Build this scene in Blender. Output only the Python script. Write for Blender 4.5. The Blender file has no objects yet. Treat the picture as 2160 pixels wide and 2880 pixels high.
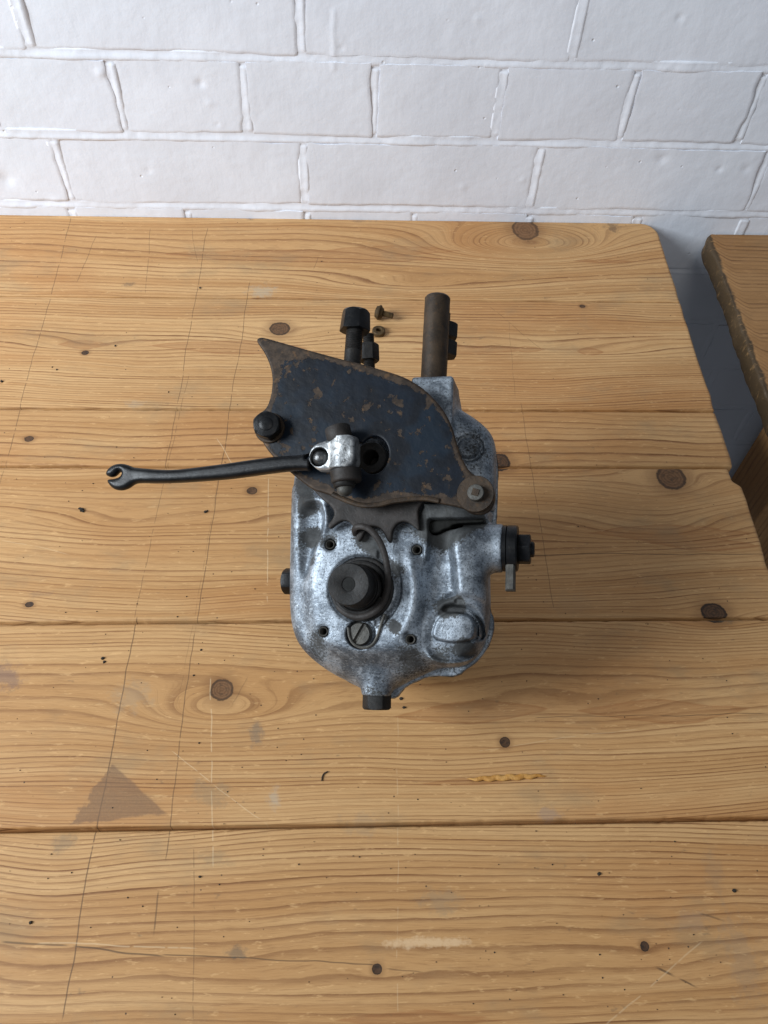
import bpy, math, random
import numpy as np
from mathutils import Matrix, Vector
random.seed(7); rng = np.random.default_rng(7)
S = bpy.context.scene
COL = S.collection
MM = 0.001

# ------------------------------------------------------------------ camera
F = 2400.0                                  # focal length in pixels of the 2160 x 2880 photograph
HC = 553.0                                  # camera height above the bench top, mm
_X = np.array([57000., 55., -F]); _X /= np.linalg.norm(_X)
_Y = np.array([-101., 3512., -F]); _Y -= _X*(_X@_Y); _Y /= np.linalg.norm(_Y)
_Z = np.cross(_X, _Y)
RT = np.array([_X, _Y, _Z])
CP = np.array([0., 0., HC])
cam = bpy.data.cameras.new("camera"); cam_o = bpy.data.objects.new("camera", cam); COL.objects.link(cam_o)
cam.sensor_fit = 'VERTICAL'; cam.sensor_height = 24.0; cam.lens = 24.0*F/2880.0
cam.clip_start = 0.01; cam.clip_end = 50
m4 = np.eye(4); m4[:3, :3] = RT; m4[:3, 3] = CP*MM
cam_o.matrix_world = Matrix(m4.tolist()); S.camera = cam_o

# ------------------------------------------------------------------ world, lamps, exposure
W = bpy.data.worlds.new("World"); S.world = W; W.use_nodes = True
W.node_tree.nodes["Background"].inputs[0].default_value = (0.72, 0.84, 1.0, 1)
W.node_tree.nodes["Background"].inputs[1].default_value = 0.21

def area(name, loc, target, sx, sy, power, col):
    l = bpy.data.lights.new(name, 'AREA'); l.shape = 'RECTANGLE'; l.size = sx; l.size_y = sy
    l.energy = power; l.color = col
    o = bpy.data.objects.new(name, l); COL.objects.link(o); o.location = loc
    o.rotation_euler = (Vector(target)-Vector(loc)).to_track_quat('-Z', 'Y').to_euler()
    return o
area("window_light", (-1.42, 0.08, 0.95), (-0.25, 0.95, 0.12), 0.8, 0.8, 49.0, (0.86, 0.935, 1.0))
area("fill_light", (0.35, -0.70, 1.9), (0.0, 0.7, 0.0), 0.9, 0.6, 5.6, (1.0, 0.95, 0.88))  # soft overhead fill added to lift the shade, no real lamp
S.view_settings.view_transform = 'Standard'; S.view_settings.look = 'None'
S.view_settings.exposure = 0.09; S.view_settings.gamma = 1.0

# ------------------------------------------------------------------ pixel -> place helpers (survey of the photograph)
def ray(px, py): return RT@np.array([(px-1080)/F, (1440-py)/F, -1.])
def tab(px, py, z=0.):
    r = ray(px, py); return CP+r*((z-HC)/r[2])
YW = 745.1
def onwall(px, py):
    r = ray(px, py); return CP+r*(YW/r[1])
_n = np.array([-.23, .18, 1.]); _n /= np.linalg.norm(_n)
_u = np.array([0, 1, 0.]); _ey = _u-_n*(_n@_u); _ey /= np.linalg.norm(_ey); _ex = np.cross(_ey, _n)
GO = CP+ray(1014, 1655)*510.0                # centre of the bore on the gearbox face, mm
GA = np.array([RT@_ex, RT@_ey, RT@_n])       # rows: local x, y, z of the gearbox in world
def L(px, py, h=0.):
    r = ray(px, py); t = (h-(CP-GO)@GA[2])/(r@GA[2]); p = CP+r*t-GO
    return np.array([p@GA[0], p@GA[1]])
def L3(px, py, h): a = L(px, py, h); return np.array([a[0], a[1], h])
def PL(pts, h): return np.array([L(x, y, h) for x, y in pts])
PX = 510.0/F                                 # mm per photo pixel near the face

# ------------------------------------------------------------------ shader DSL
class NT:
    def __init__(s, name):
        s.m = bpy.data.materials.new(name); s.m.use_nodes = True; s.t = s.m.node_tree
        for n in list(s.t.nodes): s.t.nodes.remove(n)
        s.out = s.t.nodes.new('ShaderNodeOutputMaterial'); s.b = s.t.nodes.new('ShaderNodeBsdfPrincipled')
        s.t.links.new(s.b.outputs[0], s.out.inputs[0])
    def _set(s, inp, v):
        if isinstance(v, bpy.types.NodeSocket): s.t.links.new(v, inp)
        elif v is not None:
            if isinstance(v, (tuple, list)) and len(v) == 3 and inp.type == 'RGBA': v = (*v, 1)
            inp.default_value = v
    def M(s, op, a, b=None, c=None, clamp=False):
        n = s.t.nodes.new('ShaderNodeMath'); n.operation = op; n.use_clamp = clamp
        for i, v in enumerate((a, b, c)): s._set(n.inputs[i], v)
        return n.outputs[0]
    def V(s, op, a, b=None, scale=None):
        n = s.t.nodes.new('ShaderNodeVectorMath'); n.operation = op
        s._set(n.inputs[0], a); s._set(n.inputs[1], b)
        if scale is not None: s._set(n.inputs['Scale'], scale)
        return n.outputs['Value'] if op in ('DOT_PRODUCT', 'LENGTH', 'DISTANCE') else n.outputs[0]
    def mix(s, f, a, b, mode='MIX'):
        n = s.t.nodes.new('ShaderNodeMix'); n.data_type = 'RGBA'; n.blend_type = mode
        s._set(n.inputs[0], f); s._set(n.inputs[6], a); s._set(n.inputs[7], b); return n.outputs[2]
    def noise(s, vec, scale, detail=4, rough=.55, dist=0., dims='3D', col=False):
        n = s.t.nodes.new('ShaderNodeTexNoise'); n.noise_dimensions = dims
        if dims == '1D': s._set(n.inputs['W'], vec)
        else: s._set(n.inputs['Vector'], vec)
        n.inputs['Scale'].default_value = scale; n.inputs['Detail'].default_value = detail
        n.inputs['Roughness'].default_value = rough; n.inputs['Distortion'].default_value = dist
        return n.outputs['Color' if col else 'Fac']
    def vor(s, vec, scale, feature='F1', out='Distance', rand=1.0):
        n = s.t.nodes.new('ShaderNodeTexVoronoi'); n.feature = feature
        s._set(n.inputs['Vector'], vec); n.inputs['Scale'].default_value = scale
        n.inputs['Randomness'].default_value = rand
        return (n.outputs['Distance'], n.outputs['Color'])
    def white(s, w):
        n = s.t.nodes.new('ShaderNodeTexWhiteNoise'); n.noise_dimensions = '1D'; s._set(n.inputs['W'], w); return n.outputs['Value']
    def step(s, x, lo, hi):                         # smooth 0..1 between lo and hi
        n = s.t.nodes.new('ShaderNodeMapRange'); n.interpolation_type = 'SMOOTHSTEP'
        s._set(n.inputs[0], x); n.inputs[1].default_value = lo; n.inputs[2].default_value = hi
        if lo > hi:
            n.inputs[1].default_value = hi; n.inputs[2].default_value = lo
            n.inputs[3].default_value = 1.; n.inputs[4].default_value = 0.
        return n.outputs[0]
    def attr(s, name, what='Fac'):
        n = s.t.nodes.new('ShaderNodeAttribute'); n.attribute_name = name; return n.outputs[what]
    def obj(s): return s.t.nodes.new('ShaderNodeTexCoord').outputs['Object']
    def geo(s): return s.t.nodes.new('ShaderNodeNewGeometry').outputs['Position']
    def sep(s, v):
        n = s.t.nodes.new('ShaderNodeSeparateXYZ'); s._set(n.inputs[0], v); return n.outputs
    def after(s, vec, x):                           # evaluate vec's users only once x is known
        return s.V('ADD', vec, s.V('SCALE', (1e-9, 1e-9, 1e-9), scale=x))
    def com(s, x, y, z):
        n = s.t.nodes.new('ShaderNodeCombineXYZ')
        for i, v in enumerate((x, y, z)): s._set(n.inputs[i], v)
        return n.outputs[0]
    def mulv(s, v, x, y, z): return s.V('MULTIPLY', v, (x, y, z))
    def bump(s, h, dist, strength=1.0, normal=None):
        n = s.t.nodes.new('ShaderNodeBump'); n.inputs['Distance'].default_value = dist
        n.inputs['Strength'].default_value = strength; s._set(n.inputs['Height'], h)
        if normal is not None: s._set(n.inputs['Normal'], normal)
        return n.outputs[0]
    def done(s, color, rough, metal=0., normal=None, spec=None):
        s._set(s.b.inputs['Base Color'], color); s._set(s.b.inputs['Roughness'], rough)
        s._set(s.b.inputs['Metallic'], metal)
        if normal is not None: s._set(s.b.inputs['Normal'], normal)
        if spec is not None: s._set(s.b.inputs['Specular IOR Level'], spec)
        return s.m

# ------------------------------------------------------------------ mesh helpers
def link_mesh(name, verts, faces, mat, parent=None, smooth=True, attrs=None, scale=MM, auto=None):
    me = bpy.data.meshes.new(name)
    v = np.asarray(verts, dtype=np.float32)*scale
    if isinstance(faces, np.ndarray) and faces.ndim == 2:
        k = faces.shape[1]; nf = len(faces)
        me.vertices.add(len(v)); me.vertices.foreach_set('co', v.ravel())
        me.loops.add(nf*k); me.loops.foreach_set('vertex_index', faces.ravel().astype(np.int32))
        me.polygons.add(nf); me.polygons.foreach_set('loop_start', np.arange(0, nf*k, k, dtype=np.int32))
        me.update(calc_edges=True)
    else:
        me.from_pydata(v.tolist(), [], [list(map(int, f)) for f in faces])
    if smooth: me.polygons.foreach_set('use_smooth', np.ones(len(me.polygons), dtype=bool))
    if attrs:
        for k, a in attrs.items():
            a = np.asarray(a, dtype=np.float32)
            if a.ndim == 2:
                at = me.attributes.new(k, 'FLOAT_VECTOR', 'POINT'); at.data.foreach_set('vector', a.ravel())
            else:
                at = me.attributes.new(k, 'FLOAT', 'POINT'); at.data.foreach_set('value', a)
    me.materials.append(mat)
    if auto is not None:
        me.set_sharp_from_angle(angle=math.radians(auto))
    o = bpy.data.objects.new(name, me); COL.objects.link(o)
    if parent is not None: o.parent = parent
    return o

def thing(name, label, cat, loc=(0, 0, 0), group=None):
    o = bpy.data.objects.new(name, None); COL.objects.link(o); o.location = loc
    o.empty_display_size = 0.02
    o['label'] = label; o['category'] = cat
    if group: o['group'] = group
    return o

class MB:
    def __init__(s): s.v = []; s.f = []
    def add(s, v, f):
        b = len(s.v); s.v += [list(map(float, p)) for p in v]; s.f += [[i+b for i in q] for q in f]; return s
    def lathe(s, org, axis, prof, seg=40, ref=(0, 0, 1), phase=0., close=True, rfun=None):
        """prof: (distance along axis, radius)"""
        org = np.array(org, float); a = np.array(axis, float); a /= np.linalg.norm(a)
        r = np.array(ref, float); u = r-a*(a@r)
        if np.linalg.norm(u) < 1e-4: u = np.array([1., 0, 0])-a*a[0]
        u /= np.linalg.norm(u); w = np.cross(a, u)
        v = []; f = []
        for (t, rad) in prof:
            for k in range(seg):
                th = phase+2*math.pi*k/seg; rr = rad*(rfun(th, t) if rfun else 1.)
                v.append(org+a*t+(u*math.cos(th)+w*math.sin(th))*rr)
        n = len(prof)
        for i in range(n-1):
            for k in range(seg):
                k2 = (k+1) % seg; f.append([i*seg+k, i*seg+k2, (i+1)*seg+k2, (i+1)*seg+k])
        if close: f.append([k for k in range(seg)][::-1]); f.append([(n-1)*seg+k for k in range(seg)])
        return s.add(v, f)
    def box(s, x0, x1, y0, y1, z0, z1, b=0.):
        if b <= 0:
            v = [(x, y, z) for z in (z0, z1) for x, y in ((x0, y0), (x1, y0), (x1, y1), (x0, y1))]
            return s.add(v, [[3, 2, 1, 0], [4, 5, 6, 7], [0, 1, 5, 4], [1, 2, 6, 5], [2, 3, 7, 6], [3, 0, 4, 7]])
        v = []
        for z, i in ((z0, b), (z0+b, 0), (z1-b, 0), (z1, b)):
            v += [(x0+i, y0+i, z), (x1-i, y0+i, z), (x1-i, y1-i, z), (x0+i, y1-i, z)]
        f = [[3, 2, 1, 0], [12, 13, 14, 15]]
        for q in range(3):
            for k in range(4): k2 = (k+1) % 4; f.append([q*4+k, q*4+k2, q*4+4+k2, q*4+4+k])
        return s.add(v, f)
    def tube(s, pts, rad, seg=10, flat=1.0, flatdir=(0, 0, 1)):
        pts = np.array(pts, float); n = len(pts); fd = np.array(flatdir, float)
        v = []; f = []
        for i in range(n):
            t = pts[min(i+1, n-1)]-pts[max(i-1, 0)]; t /= np.linalg.norm(t)+1e-9
            u = fd-t*(fd@t); u /= np.linalg.norm(u)+1e-9; w = np.cross(t, u)
            r = rad[i] if hasattr(rad, '__len__') else rad
            for k in range(seg):
                th = 2*math.pi*k/seg; v.append(pts[i]+u*math.cos(th)*r*flat+w*math.sin(th)*r)
        for i in range(n-1):
            for k in range(seg): k2 = (k+1) % seg; f.append([i*seg+k, i*seg+k2, (i+1)*seg+k2, (i+1)*seg+k])
        f.append(list(range(seg))[::-1]); f.append([(n-1)*seg+k for k in range(seg)])
        return s.add(v, f)
    def build(s, name, mat, parent=None, smooth=True, auto=35, scale=MM):
        return link_mesh(name, s.v, s.f, mat, parent, smooth, None, scale, auto)

def chaikin(p, it=2, closed=True):
    p = np.asarray(p, float)
    for _ in range(it):
        q = np.roll(p, -1, 0) if closed else None
        if closed: p = np.stack([p*.75+q*.25, p*.25+q*.75], 1).reshape(-1, p.shape[1])
        else:
            a = p[:-1]; b = p[1:]; m = np.stack([a*.75+b*.25, a*.25+b*.75], 1).reshape(-1, p.shape[1])
            p = np.vstack([p[:1], m, p[-1:]])
    return p

def sdpoly(P, X, Y):
    d = np.full(X.shape, 1e9); s = np.ones(X.shape)
    n = len(P)
    for i in range(n):
        a = P[i]; b = P[i-1]; e = b-a; wx = X-a[0]; wy = Y-a[1]
        t = np.clip((wx*e[0]+wy*e[1])/(e@e+1e-12), 0, 1); bx = wx-e[0]*t; by = wy-e[1]*t
        d = np.minimum(d, bx*bx+by*by)
        c1 = Y >= a[1]; c2 = Y < b[1]; c3 = e[0]*wy > e[1]*wx
        flip = (c1 & c2 & c3) | (~c1 & ~c2 & ~c3); s = np.where(flip, -s, s)
    return s*np.sqrt(d)
def smin(a, b, k): h = np.clip(.5+.5*(b-a)/k, 0, 1); return b+(a-b)*h-k*h*(1-h)
def smax(a, b, k): return -smin(-a, -b, k)
def smooth01(x): x = np.clip(x, 0, 1); return x*x*(3-2*x)
def blur(A, sig, h):
    r = max(1, int(3*sig/h)); k = np.exp(-.5*(np.arange(-r, r+1)*h/sig)**2); k /= k.sum()
    A = np.pad(A, r, mode='edge')
    A = np.apply_along_axis(lambda v: np.convolve(v, k, 'valid'), 0, A)
    return np.apply_along_axis(lambda v: np.convolve(v, k, 'valid'), 1, A)

def nets(Fv, org, h):
    """naive surface nets; returns verts, quads (outward)"""
    Fv = Fv.astype(np.float32); ins = Fv < 0
    nx, ny, nz = Fv.shape
    c = np.zeros((nx-1, ny-1, nz-1), np.uint8)
    for i in (0, 1):
        for j in (0, 1):
            for k in (0, 1): c += ins[i:nx-1+i, j:ny-1+j, k:nz-1+k]
    act = (c > 0) & (c < 8); idx = np.full(act.shape, -1, np.int64); I = np.argwhere(act); idx[act] = np.arange(len(I))
    acc = np.zeros((len(I), 3)); cnt = np.zeros(len(I))
    cor = [(i, j, k) for i in (0, 1) for j in (0, 1) for k in (0, 1)]
    val = {o: Fv[I[:, 0]+o[0], I[:, 1]+o[1], I[:, 2]+o[2]] for o in cor}
    for o in cor:
        for ax in range(3):
            if o[ax] == 0:
                p = list(o); p[ax] = 1; p = tuple(p); a = val[o]; b = val[p]
                m = (a < 0) != (b < 0); t = np.where(m, a/np.where(m, a-b, 1), 0)
                pos = np.tile(np.array(o, float), (len(I), 1)); pos[:, ax] += t
                acc[m] += pos[m]; cnt[m] += 1
    V = (I+acc/np.maximum(cnt, 1)[:, None])*h+np.array(org)
    Q = []
    for ax in range(3):
        a = np.moveaxis(ins, ax, 0); ch = a[:-1] != a[1:]
        e = np.argwhere(ch); lo = a[:-1][ch]
        b1, b2 = [(1, 2), (2, 0), (0, 1)][ax]
        full = np.zeros((len(e), 3), np.int64); rest = [x for x in range(3) if x != ax]
        full[:, ax] = e[:, 0]; full[:, rest[0]] = e[:, 1]; full[:, rest[1]] = e[:, 2]
        ok = (full[:, b1] > 0) & (full[:, b2] > 0) & (full[:, b1] < Fv.shape[b1]-1) & (full[:, b2] < Fv.shape[b2]-1)
        full = full[ok]; lo = lo[ok]
        def g(d1, d2):
            p = full.copy(); p[:, b1] -= d1; p[:, b2] -= d2; return idx[p[:, 0], p[:, 1], p[:, 2]]
        q = np.stack([g(1, 1), g(0, 1), g(0, 0), g(1, 0)], 1)
        q[~lo] = q[~lo][:, ::-1]; Q.append(q)
    return V, np.vstack(Q)

def vnoise(x, y, seed, cell):
    """smooth value noise on any arrays"""
    r = np.random.default_rng(seed); T = r.random((64, 64))*2-1
    x = x/cell; y = y/cell; xi = np.floor(x).astype(int); yi = np.floor(y).astype(int)
    fx = smooth01(x-xi); fy = smooth01(y-yi)
    a = T[xi % 64, yi % 64]; b = T[(xi+1) % 64, yi % 64]; c = T[xi % 64, (yi+1) % 64]; d = T[(xi+1) % 64, (yi+1) % 64]
    return (a*(1-fx)+b*fx)*(1-fy)+(c*(1-fx)+d*fx)*fy

def grid_faces(nx, ny):
    i = np.arange(nx-1)[:, None]*ny+np.arange(ny-1)[None]; i = i.ravel()
    return np.stack([i, i+ny, i+ny+1, i+1], 1)

# ------------------------------------------------------------------ materials
def mat_paint_wall():
    n = NT('white_wall_paint'); p = n.geo()
    a = n.noise(p, 9, 3); b = n.noise(p, 3.0, 2)
    col = n.mix(n.step(a, .35, .7), (.71, .73, .79), (.77, .79, .85))
    col = n.mix(n.M('MULTIPLY', n.step(b, .5, .75), .35), col, (.66, .715, .76))
    fine = n.noise(p, 420, 4, .6); mid = n.noise(p, 70, 5, .6); brush = n.noise(n.mulv(p, 260, 1, 45), 1, 3)
    vd, vc = n.vor(p, 95); pit = n.M('MULTIPLY', n.step(vd, .16, .05), n.step(n.sep(vc)[0], .93, .95))
    h = n.M('ADD', n.M('MULTIPLY', fine, .22), n.M('MULTIPLY', mid, 1.0)); h = n.M('ADD', h, n.M('MULTIPLY', brush, .25))
    h = n.M('SUBTRACT', h, n.M('MULTIPLY', pit, 1.2))
    return n.done(col, .46, 0, n.bump(h, .0006, .6), .4)
def mat_wood(dark=False, yr=(-1e3, 1e3)):
    n = NT('old_dark_pine' if dark else 'worn_pine')
    gc = n.attr('gc', 'Vector'); kt = n.attr('kt'); X, PH, SD = n.sep(gc)          # X in m, ring phase, plank seed
    kd = n.attr('kd'); hw = n.attr('hw')
    P = n.geo()
    ph0 = PH
    wv = n.com(n.M('MULTIPLY', X, 9.0), n.M('MULTIPLY', PH, .30), SD)
    w1 = n.M('SUBTRACT', n.noise(wv, 1.0, 3), .5)
    wv2 = n.com(n.M('MULTIPLY', X, 45.0), n.M('MULTIPLY', PH, .8), SD)
    w2 = n.M('SUBTRACT', n.noise(wv2, 1.0, 3), .5)
    ph = n.M('ADD', PH, n.M('MULTIPLY', w1, .85)); ph = n.M('ADD', ph, n.M('MULTIPLY', w2, .28))
    fr = n.M('FRACT', ph); fl = n.M('FLOOR', ph)
    rnd = n.white(n.M('ADD', fl, n.M('MULTIPLY', SD, 17.3)))
    up = n.step(fr, .42, .94); dn = n.step(fr, 1.0, .945)
    line = n.M('MULTIPLY', n.M('POWER', up, 1.6), dn)
    amp = n.M('ADD', .34, n.M('MULTIPLY', n.M('POWER', rnd, 1.7), .90))
    seg = n.noise(n.com(n.M('MULTIPLY', X, 14.0), n.M('MULTIPLY', ph, .9), SD), 1., 2)
    line = n.M('MULTIPLY', line, n.M('MULTIPLY', amp, n.M('ADD', .42, n.M('MULTIPLY', n.step(seg, .25, .68), .58))))
    # fibres
    fib = n.noise(n.com(n.M('MULTIPLY', X, 60.), n.M('MULTIPLY', PH, 9.), SD), 1., 4, .65)
    fib2 = n.noise(n.mulv(P, 55, 1500, 55), 1., 3, .6)
    tone = n.noise(n.com(n.M('MULTIPLY', X, 2.2), n.M('MULTIPLY', PH, .35), SD), 1., 3)
    tone2 = n.noise(n.com(n.M('MULTIPLY', X, 5.), n.M('MULTIPLY', PH, .05), n.M('ADD', SD, 7.)), 1., 4)
    pl = n.white(SD)
    wn = n.attr('wn') if dark else None
    if dark:
        light, mid, dk = (.36, .20, .082), (.28, .148, .055), (.13, .055, .018)
    else:
        light, mid, dk = (.58, .355, .160), (.430, .228, .086), (.165, .062, .018)
    col = n.mix(n.step(tone, .3, .72), light, mid)
    col = n.mix(n.M('MULTIPLY', n.step(tone2, .46, .70), .60), col, (mid[0]*.95, mid[1]*.80, mid[2]*.68))
    col = n.mix(n.M('MULTIPLY', pl, .40), col, (mid[0]*.95, mid[1]*.88, mid[2]*.80))
    # resin-rich heartwood lenses
    hwn = n.M('ADD', hw, n.M('MULTIPLY', n.M('SUBTRACT', n.noise(n.com(n.M('MULTIPLY', X, 30.), PH, SD), 1, 3), .5), 5.))
    hm = n.M('MULTIPLY', n.step(hwn, -.3, .9), n.M('ADD', .34, n.M('MULTIPLY', n.step(hwn, 3, .3), .26)))
    col = n.mix(hm, col, (mid[0]*.70, mid[1]*.52, mid[2]*.42))
    col = n.mix(n.M('MULTIPLY', line, .95), col, dk)
    col = n.mix(n.M('MULTIPLY', n.step(fib, .48, .74), .38), col, dk)
    col = n.mix(n.M('MULTIPLY', n.step(fib2, .54, .72), .22), col, (dk[0]*.8, dk[1]*.8, dk[2]*.8))
    col = n.mix(n.M('MULTIPLY', n.step(fib2, .44, .26), .16), col, (min(1, light[0]*1.2), light[1]*1.25, light[2]*1.35))
    if dark:
        col = n.mix(n.M('MULTIPLY', n.step(n.M('ADD', wn, n.M('MULTIPLY', n.M('SUBTRACT', n.noise(P, 90, 4, .7), .5), 1.1)), .25, .6), .93), col, (.042, .028, .014))
    # worn pale flecks and grey grime
    P = n.after(P, n.V('LENGTH', col))
    fk = n.noise(n.mulv(P, 70, 260, 70), 1., 3, .75)
    col = n.mix(n.M('MULTIPLY', n.step(fk, .58, .70), .38), col, (light[0]*1.22, light[1]*1.22, light[2]*1.2))
    g1 = n.noise(n.mulv(P, 11, 20, 11), 1., 5, .65)
    col = n.mix(n.M('MULTIPLY', n.step(g1, .52, .72), .42), col, (light[0]*.42, light[1]*.48, light[2]*.58))
    g2 = n.noise(n.mulv(P, 55, 85, 55), 1., 3, .75)
    col = n.mix(n.M('MULTIPLY', n.step(g2, .66, .76), .42), col, (.10, .075, .048))
    # knots
    P = n.after(P, n.V('LENGTH', col))
    kn = n.M('ADD', kd, n.M('MULTIPLY', n.M('SUBTRACT', n.noise(P, 120, 3, .7), .5), .42))
    halo = n.M('MULTIPLY', n.step(kn, 2.3, .9), .42)
    col = n.mix(halo, col, (dk[0]*.80, dk[1]*.85, dk[2]*.95))
    kring = n.M('ADD', .5, n.M('MULTIPLY', n.M('SINE', n.M('MULTIPLY', kn, 27.)), .35))
    kcol = n.mix(kring, n.mix(kt, (.155, .068, .026), (.035, .018, .009)), n.mix(kt, (.25, .125, .055), (.085, .040, .018)))
    kcol = n.mix(n.M('MULTIPLY', n.step(n.noise(P, 300, 4, .7), .48, .64), n.M('ADD', .25, n.M('MULTIPLY', kt, .65))), kcol, (.022, .014, .009))
    kcol = n.mix(n.M('MULTIPLY', n.step(kn, .78, .96), n.M('ADD', .60, n.M('MULTIPLY', kt, .35))), kcol, (.022, .012, .007))
    kmask = n.M('MULTIPLY', n.step(kn, 1.10, .98), n.M('ADD', .84, n.M('MULTIPLY', kt, .16)))
    col = n.mix(kmask, col, kcol)
    hgt = n.M('MULTIPLY', n.noise(n.mulv(n.geo(), 55, 1100, 55), 1., 2, .6), -.8)
    # knife and saw scores across the planks
    if not dark:
        P = n.after(P, n.V('LENGTH', col))
        wob = n.M('MULTIPLY', n.M('SUBTRACT', n.noise(P, 16, 3), .5), .006)
        P0 = n.mulv(P, 1, 1, 0); P2 = P0
        for k, (a, b, wd, st, br) in enumerate(SCORES):
            ya, yb = tab(*a)[1], tab(*b)[1]
            if max(ya, yb) < yr[0]-3 or min(ya, yb) > yr[1]+3: continue
            A = tab(*a)[:2]*MM; B = tab(*b)[:2]*MM; d = B-A; ln = np.linalg.norm(d); d /= ln; nn = (-d[1], d[0])
            o = n.M('SUBTRACT', n.V('DOT_PRODUCT', P2, (nn[0], nn[1], 0)), nn[0]*A[0]+nn[1]*A[1])
            o = n.M('ABSOLUTE', n.M('ADD', o, wob))
            t = n.M('SUBTRACT', n.V('DOT_PRODUCT', P2, (d[0], d[1], 0)), d[0]*A[0]+d[1]*A[1])
            msk = n.M('MULTIPLY', n.step(o, wd*1.15*MM, wd*.35*MM), n.M('MULTIPLY', n.step(t, 0, .004), n.step(t, ln, ln-.006)))
            brk = n.noise(n.M('ADD', t, k*3.1), 75, 2, .75, dims='1D')
            msk = n.M('MULTIPLY', msk, n.step(brk, br-.07, br+.06))
            msk = n.M('MULTIPLY', msk, abs(st)*(.80 if st > 0 else .8))
            col = n.mix(msk, col, (.07, .038, .018) if st > 0 else (.72, .55, .34))
            P2 = n.after(P0, msk)
        # triangular dark stain and smaller blots
        P = n.after(P2, 1e-9); nz = n.M('MULTIPLY', n.M('SUBTRACT', n.noise(P, 90, 4), .5), .010)
        tri = [tab(*q)[:2]*MM for q in ((318, 2148), (475, 2290), (190, 2322))]
        mk = None
        for i in range(3):
            A = tri[i]; B = tri[(i+1) % 3]; d = B-A; d /= np.linalg.norm(d); nn = np.array([-d[1], d[0]])
            if nn@(tri[(i+2) % 3]-A) < 0: nn = -nn
            o = n.M('ADD', n.M('SUBTRACT', n.V('DOT_PRODUCT', P2, (nn[0], nn[1], 0)), nn@A), n.M('MULTIPLY', nz, (.35, .7, 1.6)[i]))
            s_ = n.step(o, -.0004, .0014); mk = s_ if mk is None else n.M('MULTIPLY', mk, s_)
        sp = n.noise(P, 700, 3, .7)
        if yr[0] < 213 < yr[1] or yr[0] < 175 < yr[1]: col = n.mix(n.M('MULTIPLY', mk, n.M('ADD', .38, n.M('MULTIPLY', sp, .55))), col, (.17, .095, .052), 'MIX')
        bn1 = n.M('MULTIPLY', n.M('SUBTRACT', n.noise(P, 120, 5, .75), .5), 3.6)
        for (q, rx, ry, c, s_) in BLOTS:
            A = tab(*q)*MM
            if A[1]/MM < yr[0]-25 or A[1]/MM > yr[1]+25: continue
            dv = n.V('MULTIPLY', n.V('SUBTRACT', P2, (A[0], A[1], 0)), (1/(rx*MM), 1/(ry*MM), 1))
            dd = n.M('ADD', n.V('LENGTH', dv), bn1)
            mm_ = n.M('MULTIPLY', n.step(dd, 1.15, .25), s_*.75); col = n.mix(mm_, col, c); P2 = n.after(P0, mm_)
    # specks
    P = n.after(P, n.V('LENGTH', col))
    for sc, th, r0 in ((170, .95, .12), (75, .955, .05)):
        vd, vc = n.vor(P, sc); sx = n.sep(vc)
        m_ = n.M('MULTIPLY', n.step(vd, r0, r0*.5), n.step(sx[0], th, th+.01))
        col = n.mix(n.M('MULTIPLY', m_, .9), col, (.035, .02, .012))
    rgh = n.M('ADD', .46, n.M('MULTIPLY', g1, .2))
    return n.done(col, rgh, 0, n.bump(hgt, .00035, .7), .35)

SCORES = [((1395, 1561), (2158, 1556), .40, 1., .0), ((1500, 2022), (1850, 2011), .30, .8, .2), ((1850, 2011), (2160, 2007), .35, .9, .1),
   # photo pixels from, to; width mm; strength (negative = pale); broken-ness
    ((200, 610), (20, 1290), .45, .75, .40), ((20, 1290), (0, 1370), .4, .5, .4),
    ((272, 660), (212, 800), .5, .6, .42), ((425, 640), (408, 830), .45, .55, .42),
    ((585, 635), (498, 1140), .40, .80, .36), ((540, 640), (556, 740), .4, .5, .4),
    ((530, 1050), (372, 1760), .38, .55, .42), ((498, 1140), (462, 1330), .5, .65, .36),
    ((705, 790), (550, 1760), .42, .8, .32), ((640, 1200), (500, 1990), .35, .3, .45),
    ((385, 1730), (170, 2880), .50, .85, .30), ((550, 1760), (462, 2430), .45, .75, .36),
    ((448, 2500), (432, 2640), .6, .7, .30), ((545, 2330), (545, 2880), .42, .45, .42),
    ((1430, 900), (1450, 1120), .4, .35, .4), ((1465, 1130), (1560, 1720), .42, .6, .36),
    ((1375, 860), (1525, 985), .4, .5, .42), ((595, 1900), (600, 2460), .5, -.45, .45),
    ((755, 1330), (752, 1700), .45, -.5, .46), ((1118, 2010), (1118, 2880), .4, -.25, .50),
    ((480, 2110), (760, 2325), .35, -.40, .40), ((0, 2645), (200, 2664), .7, .8, .2), ((200, 2664), (470, 2690), .6, .9, .15),
    ((450, 2684), (1068, 2714), .45, .8, .25), ((100, 2652), (560, 2668), .5, -.40, .35),
    ((1080, 2722), (1200, 2735), .45, .6, .2), ((1840, 2718), (1905, 2748), .8, .95, .05), ((1905, 2748), (1968, 2780), .6, .9, .1),
    ((605, 1230), (680, 1350), .4, -.5, .3), ((1340, 2110), (1800, 2050), .3, -.3, .4),
    ((1960, 2565), (2045, 2590), .7, .6, .35), ((895, 720), (880, 760), .4, .6, .3), ((700, 1900), (650, 1990), .5, .35, .45),
    ((1700, 2890), (1980, 2640), .5, -.3, .42), ((0, 1520), (200, 1560), .35, -.3, .4),
]
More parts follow.
